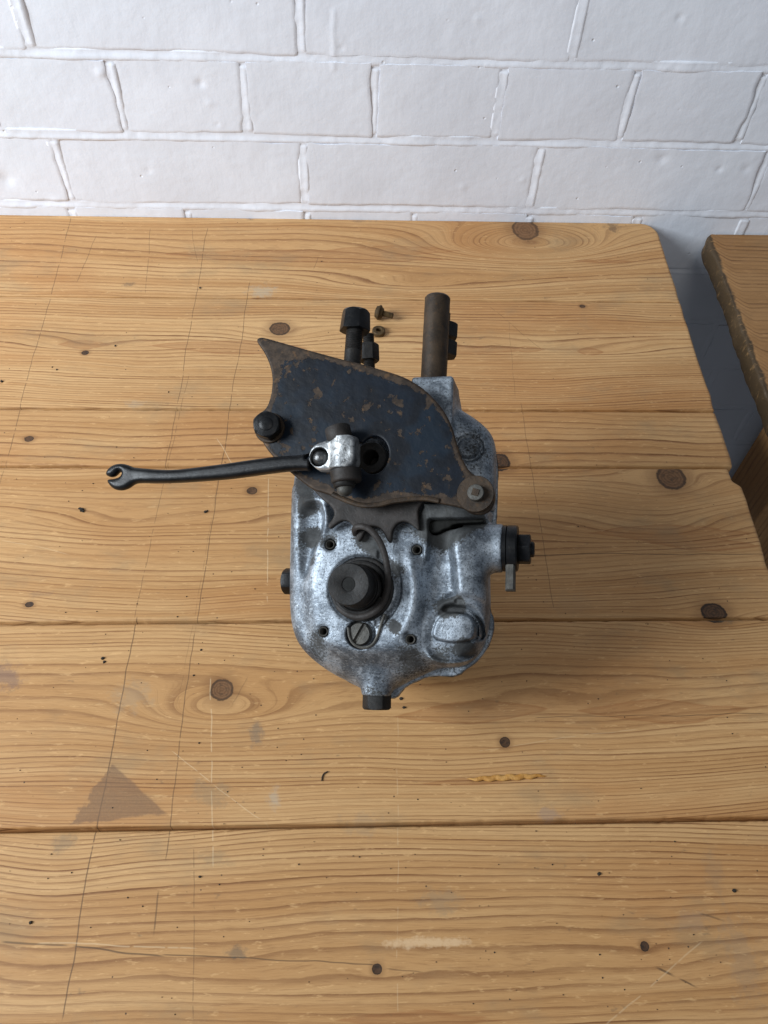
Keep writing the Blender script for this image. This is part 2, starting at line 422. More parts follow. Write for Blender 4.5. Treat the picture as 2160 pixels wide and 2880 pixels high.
BLOTS = [  # photo pixel, radii mm, colour, strength
    ((12, 1905), 14, 11, (.19, .115, .085), .85), ((180, 2375), 9, 6, (.15, .12, .08), .55), ((370, 1960), 16, 12, (.28, .23, .16), .40),
    ((590, 2230), 14, 10, (.20, .16, .10), .45), ((720, 2070), 5, 9, (.10, .10, .09), .6), ((740, 820), 14, 10, (.36, .34, .27), .55),
    ((1540, 2290), 9, 5, (.26, .2, .17), .5), ((1725, 640), 9, 10, (.13, .085, .05), .8), ((610, 2420), 12, 6, (.25, .18, .1), .45),
    ((1945, 2590), 14, 7, (.28, .20, .14), .35), ((2090, 2700), 12, 26, (.22, .17, .12), .35), ((665, 2680), 7, 4, (.07, .065, .055), .7),
    ((1610, 1700), 20, 12, (.30, .20, .11), .25), ((380, 1135), 9, 5, (.33, .26, .18), .5), ((365, 800), 6, 4, (.10, .07, .045), .7),
    ((1020, 2320), 14, 8, (.27, .21, .14), .35), ((770, 2240), 4, 8, (.38, .34, .27), .6), ((2050, 1745), 9, 3, (.16, .12, .07), .7),
    ((1240, 2530), 14, 9, (.20, .17, .12), .4), ((2010, 2460), 6, 20, (.2, .15, .1), .3), ((1200, 2650), 30, 3.2, (.66, .46, .27), .8),
    ((120, 1670), 13, 3, (.2, .12, .07), .5), ((1010, 620), 9, 5, (.12, .09, .07), .4), ((700, 612), 6, 3.5, (.13, .09, .08), .8),
]

def mat_alu(name='cast_aluminium', grime=0.5, bright=1.0):
    n = NT(name); P = n.V('SCALE', n.obj(), scale=1000.)
    dirt_shade = n.attr('dirt_shade')
    a = n.noise(P, .045, 5, .62, .4); b = n.noise(P, .16, 6, .68); c = n.noise(P, .75, 5, .72)
    streak = n.noise(n.mulv(P, .25, .9, .6), 1., 5, .7, .8)
    st2 = n.noise(n.mulv(P, 1.6, .35, .5), 1., 5, .7, .6)
    tone = n.M('ADD', n.M('MULTIPLY', a, .62), n.M('MULTIPLY', b, .38))
    col = n.mix(n.step(tone, .41, .60), (.11*bright, .128*bright, .150*bright), (.34*bright, .38*bright, .425*bright))
    col = n.mix(n.M('MULTIPLY', n.step(streak, .50, .70), .50), col, (.55*bright, .60*bright, .645*bright))
    col = n.mix(n.M('MULTIPLY', n.step(st2, .60, .75), .35), col, (.80*bright, .84*bright, .88*bright))
    col = n.mix(n.M('MULTIPLY', n.step(c, .50, .64), .75), col, (.045, .050, .056))
    g = n.M('ADD', n.M('MULTIPLY', b, .42), n.M('MULTIPLY', c, .58))
    gm = n.step(n.M('ADD', g, n.M('MULTIPLY', dirt_shade, .62)), .62, .76)
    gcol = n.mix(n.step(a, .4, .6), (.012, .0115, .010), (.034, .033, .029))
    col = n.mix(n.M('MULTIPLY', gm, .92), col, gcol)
    pv, pc = n.vor(P, .9); pit = n.M('MULTIPLY', n.step(pv, .28, .12), n.step(n.sep(pc)[0], .90, .93))
    col = n.mix(n.M('MULTIPLY', pit, .85), col, (.03, .03, .028))
    metal = n.M('SUBTRACT', .75, n.M('MULTIPLY', gm, .65))
    rg = n.M('ADD', .40, n.M('MULTIPLY', b, .22)); rg = n.M('ADD', rg, n.M('MULTIPLY', gm, .2))
    f1 = n.noise(P, 1.7, 3, .6); f2 = n.noise(P, .35, 4, .6)
    h = n.M('ADD', n.M('MULTIPLY', f1, .5), n.M('MULTIPLY', f2, .9)); h = n.M('SUBTRACT', h, n.M('MULTIPLY', pit, .5))
    h = n.M('ADD', h, n.M('MULTIPLY', streak, .35))
    return n.done(col, rg, metal, n.bump(h, .00038, .8))
def mat_steel(name, c0, c1, rust=(.06, .035, .02), ramt=.4, metal=.55, rough=.5, bumpd=.00015):
    n = NT(name); P = n.V('SCALE', n.obj(), scale=1000.)
    a = n.noise(P, .11, 5, .6); b = n.noise(P, .5, 5, .65); c = n.noise(P, 2.2, 3, .6)
    col = n.mix(n.step(a, .35, .65), c0, c1)
    col = n.mix(n.M('MULTIPLY', n.step(b, .52, .70), ramt), col, rust)
    col = n.mix(n.M('MULTIPLY', n.step(c, .68, .76), .4), col, (c1[0]*2.6+.03, c1[1]*2.6+.03, c1[2]*2.6+.03))
    rg = n.M('ADD', rough-.1, n.M('MULTIPLY', b, .28))
    h = n.M('ADD', b, n.M('MULTIPLY', c, .45))
    return n.done(col, rg, metal, n.bump(h, bumpd*2, .8), .4 if metal > .3 else .25)
def mat_blue():
    n = NT('chipped_navy_paint'); P = n.V('SCALE', n.obj(), scale=1000.); ps = n.attr('ps')
    a = n.noise(P, .07, 4); b = n.noise(P, .20, 6, .68); c = n.noise(P, .9, 4, .65); d = n.noise(P, .115, 6, .66, .3)
    edge = n.M('ADD', ps, n.M('MULTIPLY', n.M('SUBTRACT', n.noise(P, .38, 6, .75), .5), 7.5))
    edge = n.M('ADD', edge, n.M('MULTIPLY', n.M('SUBTRACT', n.noise(P, .045, 3), .5), 7.))
    bare = n.step(edge, .35, .85)
    chips = n.step(d, .590, .598)
    vd, vc = n.vor(n.V('ADD', P, n.V('SCALE', n.noise(P, .5, 3, col=True), scale=4.)), .15)
    ch2 = n.M('MULTIPLY', n.step(vd, .26, .22), n.step(n.sep(vc)[0], .88, .89))
    bare = n.M('MAXIMUM', bare, n.M('MAXIMUM', chips, ch2))
    blue = n.mix(n.step(a, .38, .62), (.0022, .0034, .0062), (.0036, .0066, .0122))
    blue = n.mix(n.M('MULTIPLY', n.step(n.noise(P, .035, 3), .50, .62), .7), blue, (.0042, .0105, .0190))
    blue = n.mix(n.M('MULTIPLY', n.step(b, .60, .74), .4), blue, (.008, .018, .030))
    steel = n.mix(n.step(b, .40, .62), (.024, .017, .0125), (.050, .034, .023))
    steel = n.mix(n.M('MULTIPLY', n.step(c, .54, .70), .35), steel, (.085, .050, .026))
    steel = n.mix(n.step(n.noise(P, .24, 4), .58, .68), steel, (.075, .043, .022))
    col = n.mix(bare, blue, steel)
    sc = n.noise(n.mulv(P, 1.4, .5, .5), 1., 5, .75, 1.2)
    col = n.mix(n.M('MULTIPLY', n.step(sc, .71, .76), .55), col, (.22, .24, .26))
    rg = n.M('ADD', .40, n.M('MULTIPLY', bare, .15))
    h = n.M('SUBTRACT', n.M('MULTIPLY', n.noise(P, .13, 3, .55), .6), n.M('MULTIPLY', bare, .55)); h = n.M('ADD', h, n.M('MULTIPLY', c, .07))
    return n.done(col, rg, n.M('MULTIPLY', bare, .35), n.bump(h, .0008, .5), .22)
def mat_plain(name, c, rough=.6, metal=0., sc=.4, var=.35):
    n = NT(name); P = n.V('SCALE', n.obj(), scale=1000.); a = n.noise(P, sc, 5, .6)
    col = n.mix(n.step(a, .3, .7), tuple(x*(1-var) for x in c), tuple(x*(1+var) for x in c))
    return n.done(col, rough, metal, n.bump(a, .0003, .5), .12 if max(c) < .01 else .4)
M_WALL = mat_paint_wall(); M_WOOD = mat_wood(False, (-999., -998.)); M_DWOOD = mat_wood(True)
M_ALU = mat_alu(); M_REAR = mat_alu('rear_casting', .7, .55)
M_DARK = mat_steel('dark_oily_steel', (.0085, .008, .0075), (.020, .0185, .0175), (.030, .021, .014), .4, .18, .48)
M_BLACK = mat_steel('black_enamel_steel', (.003, .003, .0034), (.007, .0072, .008), (.02, .016, .012), .25, .1, .32, .00008)
M_BROWN = mat_steel('brown_rusty_steel', (.022, .015, .010), (.046, .030, .018), (.080, .042, .018), .55, .18, .50)
M_PLATE = mat_steel('grey_brown_plate', (.018, .0155, .014), (.033, .028, .0255), (.030, .021, .015), .4, .15, .5)
M_SHINY = mat_steel('rubbed_bright_steel', (.30, .31, .32), (.62, .63, .63), (.035, .033, .03), .75, .70, .36)
M_GREY = mat_steel('dull_zinc', (.05, .048, .043), (.09, .086, .076), (.05, .032, .02), .5, .5, .5)
M_BOSS = mat_steel('worn_lever_end', (.16, .165, .17), (.55, .56, .56), (.022, .020, .018), .85, .70, .36)
M_BALL = mat_steel('polished_ball', (.10, .10, .10), (.22, .22, .22), (.03, .028, .025), .5, .9, .30)
M_RUST = mat_steel('rusty_brass', (.045, .028, .012), (.10, .062, .026), (.05, .026, .010), .5, .3, .6)
M_VOID = mat_plain('greasy_shade_black', (.008, .008, .007), .5)  # greasy parts; in the slot it also stands in for shade
M_BLUE = mat_blue()
M_FLOOR = mat_plain('grey_floor', (.16, .165, .17), .8, 0, .01)
M_GRIT = mat_plain('dark_grit', (.02, .015, .01), .8)
M_RESIN = mat_steel('dried_resin', (.42, .19, .04), (.56, .30, .09), (.16, .06, .015), .35, 0., .35, .0003)

# ------------------------------------------------------------------ setting: floor
fl = MB().box(-1600, 1900, -1200, 760, -960, -900).build('floor', M_FLOOR, None, False, None); fl['kind'] = 'structure'

# ------------------------------------------------------------------ brick wall
wall = thing('brick_wall', 'white painted brick wall rising behind the pine bench', 'wall', (0, .745, -.9))
WZ = -0.9
def wob(a, b, seed, cell, amp): return vnoise(a, b, seed, cell)*amp
joints = {   # course index -> vertical joint centres (x mm)
    0: [-506, -274.4, -41.9, 184.9, 408, 640, 866], 1: [-665, -552, -435, -322, -206, -91.7, 24, 138.6, 256.3, 371.7, 486, 600, 715, 830],
    2: [-498, -269, -39.2, 195.9, 422, 650, 876]}
BED0 = 12.5
def course(i):
    if i in joints: return joints[i]
    r = random.Random(50+i)
    step_ = 229 if i % 2 == 0 else 114.5; x = -735+r.random()*60; out = []
    while x < 900: out.append(x+r.uniform(-4, 4)); x += step_
    return out
ZB = lambda i: BED0+75.0*i          # centre of the bed joint below course i
NC = range(-12, 5)
J = {i: [-760]+course(i)+[930] for i in NC}
def brick(i, x0, x1):
    vis = -1 <= i <= 2; h = 1.6 if vis else 4.0
    jw = 3.5; z0 = ZB(i)+jw; z1 = ZB(i+1)-jw; a = x0+jw; b = x1-jw
    if b-a < 15: return
    nx = max(8, int((b-a)/h)); nz = max(6, int((z1-z0)/h))
    u = np.linspace(0, 1, nx+1)[:, None]; v = np.linspace(0, 1, nz+1)[None]
    sd = int(abs(x0*3+i*77)) % 1000
    XX = a+(b-a)*u+0*v; ZZ = z0+(z1-z0)*v+0*u
    # ragged edges: outline wanders by a millimetre or two
    el = wob(ZZ, XX*0+sd, sd, 9, 1.0)+wob(ZZ, XX*0+sd, sd+1, 30, 2.0); er = wob(ZZ, XX*0+sd+9, sd+2, 9, 1.0)+wob(ZZ, XX*0, sd+5, 30, 2.0)
    eb = wob(XX, ZZ*0+sd, sd+3, 12, .7)+wob(XX, ZZ*0, sd+6, 55, 1.5); et = wob(XX, ZZ*0+sd+5, sd+4, 12, .9)+wob(XX, ZZ*0, sd+7, 55, 1.5)
    X2 = XX+el*(1-u)**3+er*u**3; Z2 = ZZ+eb*(1-v)**3+et*v**3
    dl = X2-X2[:1]; dr = X2[-1:]-X2; db = Z2-Z2[:, :1]; dt = Z2[:, -1:]-Z2
    rc = 3.0+1.5*vnoise(XX, ZZ, sd+8, 25)
    fade = .10+.55*smooth01(.5+1.3*vnoise(XX+300, ZZ, 77, 60))
    def edge(d, r): t = np.clip(1-d/r, 0, 1); return r*.55*(1-np.sqrt(1-t*t*.999))
    dep = edge(dl, rc)*.10+edge(dr, rc*.8)*.65+edge(db, rc*.7)*1.1+edge(dt, rc)*.08
    dep = np.minimum(dep, 5.0)*fade
    sx = vnoise(XX*0+x0, ZZ*0+i*50, 3, 40)*.7
    dep = dep+vnoise(XX+99, ZZ, sd+11, 45)*.40+vnoise(XX, ZZ+55, sd+12, 13)*.10+vnoise(XX, ZZ, sd+13, 5)*.06+sx*.5
    tilt = (u-.5)*vnoise(np.array([x0]), np.array([i*31.]), 5, 30)[0]*1.6
    dep = dep+tilt*.6
    for (bx, bz, br, ba) in DENTS: dep = dep+ba*np.exp(-((X2-bx)**2+(Z2-bz)**2)/(br*br))
    Yv = YW-3.2+dep
    V = np.stack([X2, Yv-745, Z2-WZ*1000], -1).reshape(-1, 3)
    Fq = grid_faces(nx+1, nz+1)[:, ::1]
    # sides back into the mortar
    ring = [k*(nz+1) for k in range(nx+1)]+[nx*(nz+1)+k for k in range(1, nz+1)]+[k*(nz+1)+nz for k in range(nx-1, -1, -1)]+[k for k in range(nz-1, 0, -1)]
    base = len(V); back = V[ring].copy(); back[:, 1] = 9.0
    V = np.vstack([V, back]); m = len(ring); q = np.array([[ring[k], base+k, base+(k+1) % m, ring[(k+1) % m]] for k in range(m)])
    link_mesh('brick', V, np.vstack([Fq, q]), M_WALL, wall, True, None, MM, 60)
DENTS = []
for (px, py, br, ba) in ((845, 45, 3, 1.2), (565, 230, 3.5, 1.8), (20, 500, 7, 2.5), (418, 475, 3, .9), (283, 200, 4, -1.6), (590, 285, 3, -.7), (612, 345, 2, .9),
                         (1910, 45, 3, 1.2), (2020, 470, 3, 1.4), (2095, 470, 4, 1.2), (1860, 440, 5, 1.6), (1300, 520, 4, -.8), (1470, 500, 3, -.8), (1340, 50, 3, -.6), (705, 345, 2, .8), (960, 130, 2, 1.0), (160, 560, 5, -1)):
    q = onwall(px, py); DENTS.append((q[0], q[2], br, ba*.5))
# painted drip ridge running down the wall
for k in range(14):
    q = onwall(938, 30+k*12); DENTS.append((q[0]+.4*math.sin(k), q[2], 2.0, -.45))
for i in NC:
    js = J[i]
    for a_, b_ in zip(js[:-1], js[1:]): brick(i, a_, b_)
# mortar bed: struck so that it leans out towards the course below
xs = np.unique(np.concatenate([np.arange(-760, -420, 5.), np.arange(-420, 520, 1.9), np.arange(520, 931, 5.)]))
zs = np.unique(np.concatenate([np.arange(-887, -100, 5.), np.arange(-100, 240, 1.9), np.arange(240, 381, 5.)]))
XX, ZZ = np.meshgrid(xs, zs, indexing='ij')
ci = np.floor((ZZ-BED0)/75).astype(int)
tz = (ZZ-BED0)-75*ci                       # distance above bed centre
tz = np.where(tz > 37.5, tz-75, tz)        # signed distance to nearest bed centre
depz = 2.1*smooth01((tz+3.5)/7.0)         # deep at the top of the joint (under the upper brick)
inbed = np.abs(tz) < 6.5
dx = np.full(XX.shape, 99.)
for i in NC:
    m_ = ci == i
    if m_.any():
        for xj in J[i]: d_ = XX-xj; dx = np.where(m_ & (np.abs(d_) < np.abs(dx)), d_, dx)
depx = 2.0*smooth01((3.0-dx)/6.0)
fade = .10+.42*smooth01(.5+1.3*vnoise(XX+300, ZZ, 77, 60))
taper_z = 1.7*smooth01((-tz-3.3)/3.0)-.12*(tz < 0); taper_x = 1.7*smooth01((dx-3.3)/3.0)-.12*(dx > 0)
dep = np.where(inbed, depz*fade+taper_z, np.where(np.abs(dx) < 8, depx*fade*.65+taper_x, 3.5))
dep = dep+vnoise(XX, ZZ, 31, 22)*.20+vnoise(XX, ZZ, 32, 7)*.22+vnoise(XX, ZZ, 33, 3.2)*.12
smear = np.clip(vnoise(XX+40, ZZ, 34, 48)-.12, 0, 1); dep = dep-smear*1.4
dep = dep+3.0*(~inbed & (np.abs(dx) > 7.5))
Yv = YW-3.15+dep-745
V = np.stack([XX, Yv, ZZ-WZ*1000], -1).reshape(-1, 3)
link_mesh('mortar', V, grid_faces(len(xs), len(zs)), M_WALL, wall)
MB().box(-760, 930, 12, 110, 13, 1280).build('masonry_core', M_WALL, wall, False, None)

# ------------------------------------------------------------------ workbench of pine planks
bench = thing('workbench', 'pale pine plank workbench top covered in knots and knife scores', 'workbench', (0, 0, -.9))
KTONE = [.65, .95, .25, .8, .8, .9, .75, .50, .9, .95, .40, .9, .95, 1., 1.]
KN = [  # photo pixel, rx mm, ry mm, warp strength
    (787, 925, 9, 8.2, 1.3), (240, 992, 3.2, 2.6, .8), (1477, 646, 13, 16, 2.0), (1638, 861, 2.8, 2.2, .6), (82, 1234, 3.6, 2.8, .8),
    (1404, 1300, 9, 9, 1.1), (709, 1380, 4.0, 3.6, .9), (1887, 1343, 12.0, 12.0, 1.9), (2008, 1724, 9.2, 8.2, 1.3), (82, 1700, 3.0, 2.2, .7),
    (624, 1940, 7.6, 7.6, 1.6), (1420, 2088, 3.4, 3.4, 1.1), (1061, 2726, 2.8, 2.8, .8), (1813, 2662, 2.5, 2.7, .8), (905, 735, 1.2, .8, .3)]
KNW = [(*tab(k[0], k[1])[:2], *k[2:], t) for k, t in zip(KN, KTONE)]
LENS = [  # photo pixel centre, half length mm, half width mm, tilt
    (850, 722, 150, 10, -.01), (1100, 705, 70, 8, .03), (235, 970, 26, 6, 0), (650, 975, 75, 9, 0), (1330, 985, 60, 5.5, 0), (1480, 985, 18, 4.2, 0),
    (1660, 988, 14, 5, 0), (1890, 1500, 66, 9, 0), (1980, 1530, 50, 6, -.03), (1330, 2005, 55, 9, .02), (1860, 2000, 60, 9, 0),
    (1340, 1535, 30, 7, .1), (1180, 2870, 50, 5, 0), (1700, 735, 40, 3, 0), (1320, 2200, 30, 3, 0)]
LNW = [(*tab(l[0], l[1])[:2], *l[2:]) for l in LENS]
OVAL = [  # closed cathedral contours: pixel, sx, sy, amplitude
    (1500, 690, 85, 28, 46), (1150, 800, 90, 16, 26), (900, 720, 190, 20, 15), (235, 975, 60, 11, 12), (1900, 1500, 95, 20, 24), (620, 2010, 55, 17, 20),
    (1400, 2000, 160, 15, 16), (1330, 985, 150, 14, 10), (1700, 990, 60, 10, 7), (1330, 1560, 120, 22, 18), (240, 1480, 170, 22, 12), (700, 1480, 170, 12, 8), (330, 2780, 200, 18, 8), (1500, 2780, 190, 20, 12)]
OVW = [(*tab(o[0], o[1])[:2], *o[2:]) for o in OVAL]
def wood_fields(X, Y, y0, y1, spacing, seed, detail=True):
    G = Y+vnoise(X, Y, seed+1, 160)*7+vnoise(X, Y*2, seed+2, 60)*2.2
    kd = np.full(X.shape, 9.); hw = np.full(X.shape, -9.); kt = np.full(X.shape, .5)
    if detail:
        for (cx, cy, sx, sy, A) in OVW:
            if y0-4 < cy < y1+4: G = G+A*np.exp(-np.abs((X-cx)/sx)**1.7-np.abs((Y-cy)/sy)**1.7)
        for (cx, cy, rx, ry, s, tn) in KNW:
            if not (y0-6 < cy < y1+6): continue
            ddx = (X-cx)/2.6; ddy = Y-cy; r2 = ddx**2+ddy**2; R = (rx+ry)*.5*s
            G = G-ddy*R*R/(R*R+r2)*1.0+R*.35*np.exp(-r2/(R*R*2.5))
            e_ = np.sqrt(((X-cx)/rx)**2+((Y-cy)/ry)**2); kt = np.where(e_ < kd, tn, kt); kd = np.minimum(kd, e_)
        for (cx, cy, a, b, t) in LNW:
            if y0-2 < cy < y1+2:
                dx_ = X-cx; dy_ = Y-cy-t*dx_+vnoise(X, Y*0, seed+9, 40)*1.5
                hw = np.maximum(hw, b*(1-(np.abs(dx_)/a)**1.6)-np.abs(dy_))
    # spacing list: (relative position 0..1, mm per ring)
    g = np.linspace(y0-60, y1+60, 400); s = np.interp((g-y0)/(y1-y0), [p[0] for p in spacing], [p[1] for p in spacing])
    ph = np.concatenate([[0], np.cumsum(np.diff(g)/s[:-1])])
    return np.interp(G, g, ph), kd, hw, kt
def plank(name, x0, x1, y0, y1, spacing, seed, mat, parent, top=0., thick=32., h=1.5, gap=.45, edge=1.0, right=None, detail=True, org=(0, 0, -900), end_grain=0, jag=0., cup=.35):
    y0 += gap; y1 -= gap
    if detail:
        xs = np.unique(np.concatenate([np.arange(x0, -420, 6.), np.arange(max(x0, -420), x1-edge, h), [x1-edge*.3, x1]]))
    else: xs = np.unique(np.concatenate([np.arange(x0, x1, 4.), [x1]]))
    vis0 = y0 > -1
    hy = h if detail else 3.
    ys = np.unique(np.concatenate([[y0, y0+.25*edge, y0+.6*edge, y0+edge], np.arange(y0+edge+hy, y1-edge, hy), [y1-edge, y1-.6*edge, y1-.25*edge, y1]]))
    X, Y = np.meshgrid(xs, ys, indexing='ij')
    def rd(d): t = np.clip(1-d/edge, 0, 1); return edge*.8*(1-np.sqrt(1-t*t*.98))
    lift = vnoise(np.array([seed*13.]), np.array([0.]), 4, 10)[0]*.18
    Z = top+lift+vnoise(X, Y, seed+20, 60)*.12-rd(Y-y0)-rd(y1-Y)
    Z = Z-cup*((Y-(y0+y1)/2)/((y1-y0)/2))**4*.5
    if jag: # splintered arrises along the open seams
        nn = np.clip(vnoise(X, Y*0+seed, seed+40, 9)+.5*vnoise(X, Y*0, seed+41, 3)-.45, 0, 1)*jag
        Z = Z-nn*np.clip(1-(y1-Y)/2.4, 0, 1)-nn[::-1]*np.clip(1-(Y-y0)/1.8, 0, 1)
    ph, kd, hw, kt = wood_fields(X, Y, y0, y1, spacing, seed, detail)
    if right is not None:
        R = right(ys); w = np.clip((xs-(x1-40))/40, 0, 1)[:, None]; X = X+(R[None]-x1)*w
    X = X+0
    Z = Z-np.clip(1-(X.max(0)[None]-X)/1.6, 0, 1)**2*1.2
    if detail:
        for (cx, cy, rx, ry, s, tn) in KNW:
            if y0-4 < cy < y1+4: Z = Z-.25*np.clip(1.15-np.sqrt(((X-cx)/rx)**2+((Y-cy)/ry)**2), 0, 1)
        q0 = tab(1425, 2187)
        if y0 < q0[1] < y1:   # resin pocket: a shallow open slot
            sl = np.clip(1-(np.abs((X-q0[0]-(Y-q0[1])*1.0)/27))**3, 0, 1)*2.4-np.abs(Y-q0[1]-(X-q0[0])*.035+vnoise(X, Y*0, 3, 6)*.5)
            Z = Z-1.3*smooth01(sl/1.2)
    nx, ny = X.shape; V = np.stack([X, Y, Z], -1).reshape(-1, 3)
    gc = np.stack([X*MM, ph, np.full(X.shape, seed*1.37)], -1).reshape(-1, 3)
    Fq = grid_faces(nx, ny)
    ring = [k*ny for k in range(nx)]+[(nx-1)*ny+k for k in range(1, ny)]+[k*ny+ny-1 for k in range(nx-2, -1, -1)]+[k for k in range(ny-2, 0, -1)]
    base = len(V); low = V[ring].copy(); low[:, 2] = top-thick; m = len(ring)
    V = np.vstack([V, low]); q = np.array([[ring[(k+1) % m], ring[k], base+k, base+(k+1) % m] for k in range(m)])
    gc = np.vstack([gc, gc[ring]+np.array([0, 3.1, 0])]); kd = np.concatenate([kd.ravel(), np.full(m, 9.)]); hw = np.concatenate([hw.ravel(), np.full(m, -9.)]); kt = np.concatenate([kt.ravel(), np.full(m, .5)])
    V = V-np.array(org)
    allf = np.vstack([Fq, q])
    o = link_mesh(name, V, allf, mat, parent, True, {'gc': gc, 'kd': kd, 'hw': hw, 'kt': kt}, MM, 55)
    return o
def rA(ys):     # rounded back corner
    r = 17; t = np.clip((ys-(741-r))/r, 0, 1); return 319.5-r*(1-np.sqrt(np.clip(1-t*t*.96, 0, 1)))+vnoise(ys, ys*0, 6, 14)*.6
def rN(s): return lambda ys: 319.5+vnoise(ys, ys*0, s, 14)*.7
def rD(ys): return 321.5-6.5*smooth01((ys-402)/8)+vnoise(ys, ys*0, 8, 10)*.7
SP = {'A': [(0, 3.8), (.25, 5), (.5, 9), (.8, 6), (1, 3.4)], 'B': [(0, 2.6), (.35, 3.0), (.45, 6), (.6, 4.4), (1, 3.0)], 'C': [(0, 7), (.5, 6), (1, 5)],
      'D': [(0, 2.2), (.25, 2.8), (.4, 7.5), (.62, 6), (.75, 3.2), (1, 2.7)],
      'F': [(0, 2.2), (.22, 2.5), (.36, 4), (.55, 7), (.72, 7), (.85, 2.9), (1, 2.7)], 'H': [(0, 4.5), (.3, 7), (.6, 4.8), (.8, 3.6), (1, 2.6)], 'I': [(0, 3), (1, 5)]}
plank('plank', -760, 319.5, 622.5, 742, SP['A'], 11, mat_wood(False, (622.5, 742)), bench, right=rA, gap=.40, edge=.8)
plank('plank', -760, 319.5, 484.5, 622.5, SP['B'], 23, mat_wood(False, (484.5, 622.5)), bench, right=rN(1), gap=1.0, edge=1.4, jag=.3)
plank('plank', -760, 319.5, 423, 484.5, SP['C'], 35, mat_wood(False, (423, 484.5)), bench, right=rN(2), gap=1.25, edge=1.7, jag=1.)
plank('plank', -760, 321.5, 283, 423, SP['D'], 47, mat_wood(False, (283, 423)), bench, right=rD, gap=1.25, edge=1.8, jag=1.)
plank('plank', -760, 321.0, 140.5, 283, SP['F'], 61, mat_wood(False, (140.5, 283)), bench, right=rN(4), gap=1.0, edge=1.8, jag=1.4)
plank('plank', -760, 321.0, 16, 140.5, SP['H'], 85, mat_wood(False, (16, 140.5)), bench, right=rN(6), gap=1.3, edge=2.4, jag=1.6)
plank('plank', -760, 321.0, -100, 16, SP['I'], 97, mat_wood(False, (-100, 16)), bench, right=rN(7), h=3., gap=.4)
def leg(name, x0, x1, y0, y1, z0, z1, parent, seed, mat, org=(0, 0, -900)):
    mb = MB(); vs = []; fs = []
    zz = np.arange(z0, z1, 40.); zz = np.append(zz, z1)
    for z in zz: vs += [(x0+1, y0), (x1-1, y0), (x1, y0+1), (x1, y1-1), (x1-1, y1), (x0+1, y1), (x0, y1-1), (x0, y0+1)]
    V = np.array([(vs[i*8+k][0], vs[i*8+k][1], z) for i, z in enumerate(zz) for k in range(8)]); n = len(zz)
    f = [[i*8+k, i*8+(k+1) % 8, i*8+8+(k+1) % 8, i*8+8+k] for i in range(n-1) for k in range(8)]+[list(range(8))[::-1], [(n-1)*8+k for k in range(8)]]
    gc = np.stack([V[:, 2]*MM, (V[:, 0]+V[:, 1]*.7)/5., np.full(len(V), float(seed))], -1)
    return link_mesh(name, V-np.array(org), f, mat, parent, True, {'gc': gc, 'kd': np.full(len(V), 9.), 'hw': np.full(len(V), -9.), 'wn': np.full(len(V), .12)}, MM, 30)
for x0 in (-700, 200):
    for y0 in (-60, 600): leg('leg', x0, x0+70, y0, y0+70, -900, -33, bench, x0+y0, M_WOOD)
leg('apron', -640, 230, -52, -27, -120, -33, bench, 5, M_WOOD); leg('apron', -640, 230, 650, 675, -120, -33, bench, 6, M_WOOD)
# resin in the slot
q0 = tab(1425, 2187)
xs_ = np.linspace(-26, 26, 60)
pts = [(q0[0]+x, q0[1]+x*.035+.4*math.sin(x*.7), +.35) for x in xs_]
rad = [max(.15, 1.9*(1-abs(x/27)**3)*(1+.06*math.sin(x*.9)+.04*math.sin(x*2.1))) for x in xs_]
o = MB().tube([(p[0], p[1], p[2]+900) for p in pts], rad, 12, .62).build('resin_streak', M_RESIN, bench); o['label'] = 'amber resin dried in a long split'

# ------------------------------------------------------------------ second bench on the right
b2 = thing('side_bench', 'darker pine bench end standing to the right of the gap', 'bench', (.5, .5, -.9))
O2 = (500, 500, -900)
def wane(s):
    def f(ys): return ys*0+900
    return f
def side_board():
    # board with a waney left edge: cross-section swept along y
    ys = np.arange(420, 741, 2.5); prof = [(.6, -33), (0, -31), (0, -27), (0, -22), (0, -17), (.3, -14), (1.2, -12.3), (2.8, -11.6), (8, -11.5)]
    xt = np.concatenate([[8], np.arange(12, 330, 4.)])
    cols = [(377.5+p[0], p[1]) for p in prof]+[(377.5+x, -11.5) for x in xt[1:]]+[(377.5+330, -13), (377.5+330, -33)]
    C_ = np.array(cols); nx = len(C_)
    X = np.repeat(C_[:, 0][:, None], len(ys), 1); Z = np.repeat(C_[:, 1][:, None], len(ys), 1); Y = np.repeat(ys[None], nx, 0)
    k = np.clip(1-(X-377.5)/14, 0, 1)
    X = X+k*(vnoise(Y, X*0, 71, 30)*1.2+vnoise(Y, Z*3, 72, 8)*.7); Z = Z+k*vnoise(Y, X*2, 73, 9)*1.5
    cr = np.clip((Y-733)/8, 0, 1); X = X+np.clip(1-(X-377)/26, 0, 1)*cr**2*5
    ph = (Y+vnoise(X, Y, 74, 120)*9)/6.; ph = ph+k*Z*.25
    gc = np.stack([X*MM, ph, np.full(X.shape, 3.3)], -1).reshape(-1, 3)
    kd = np.full(X.shape, 9.); kx, ky, _ = tab(1995, 760); 
    hw = np.full(X.shape, -9.)
    V = np.stack([X, Y, Z], -1).reshape(-1, 3); ny = len(ys); Fq = grid_faces(nx, ny)
    caps = [[i*ny for i in range(nx)], [i*ny+ny-1 for i in range(nx)][::-1]]
    bot = [[0, ny-1, (nx-1)*ny+ny-1, (nx-1)*ny]]
    wn = np.clip(.95-(X-378.5)/5.5, 0, 1).ravel()
    link_mesh('seat_board', V-np.array(O2), [list(f) for f in Fq]+caps+bot, M_DW2, b2, True, {'gc': gc, 'kd': kd.ravel(), 'hw': hw.ravel(), 'wn': wn}, MM, 50)
M_DW2 = mat_wood(True)
side_board()
leg('leg', 386, 440, 441, 505, -900, -33.5, b2, 77, M_DWOOD, O2)
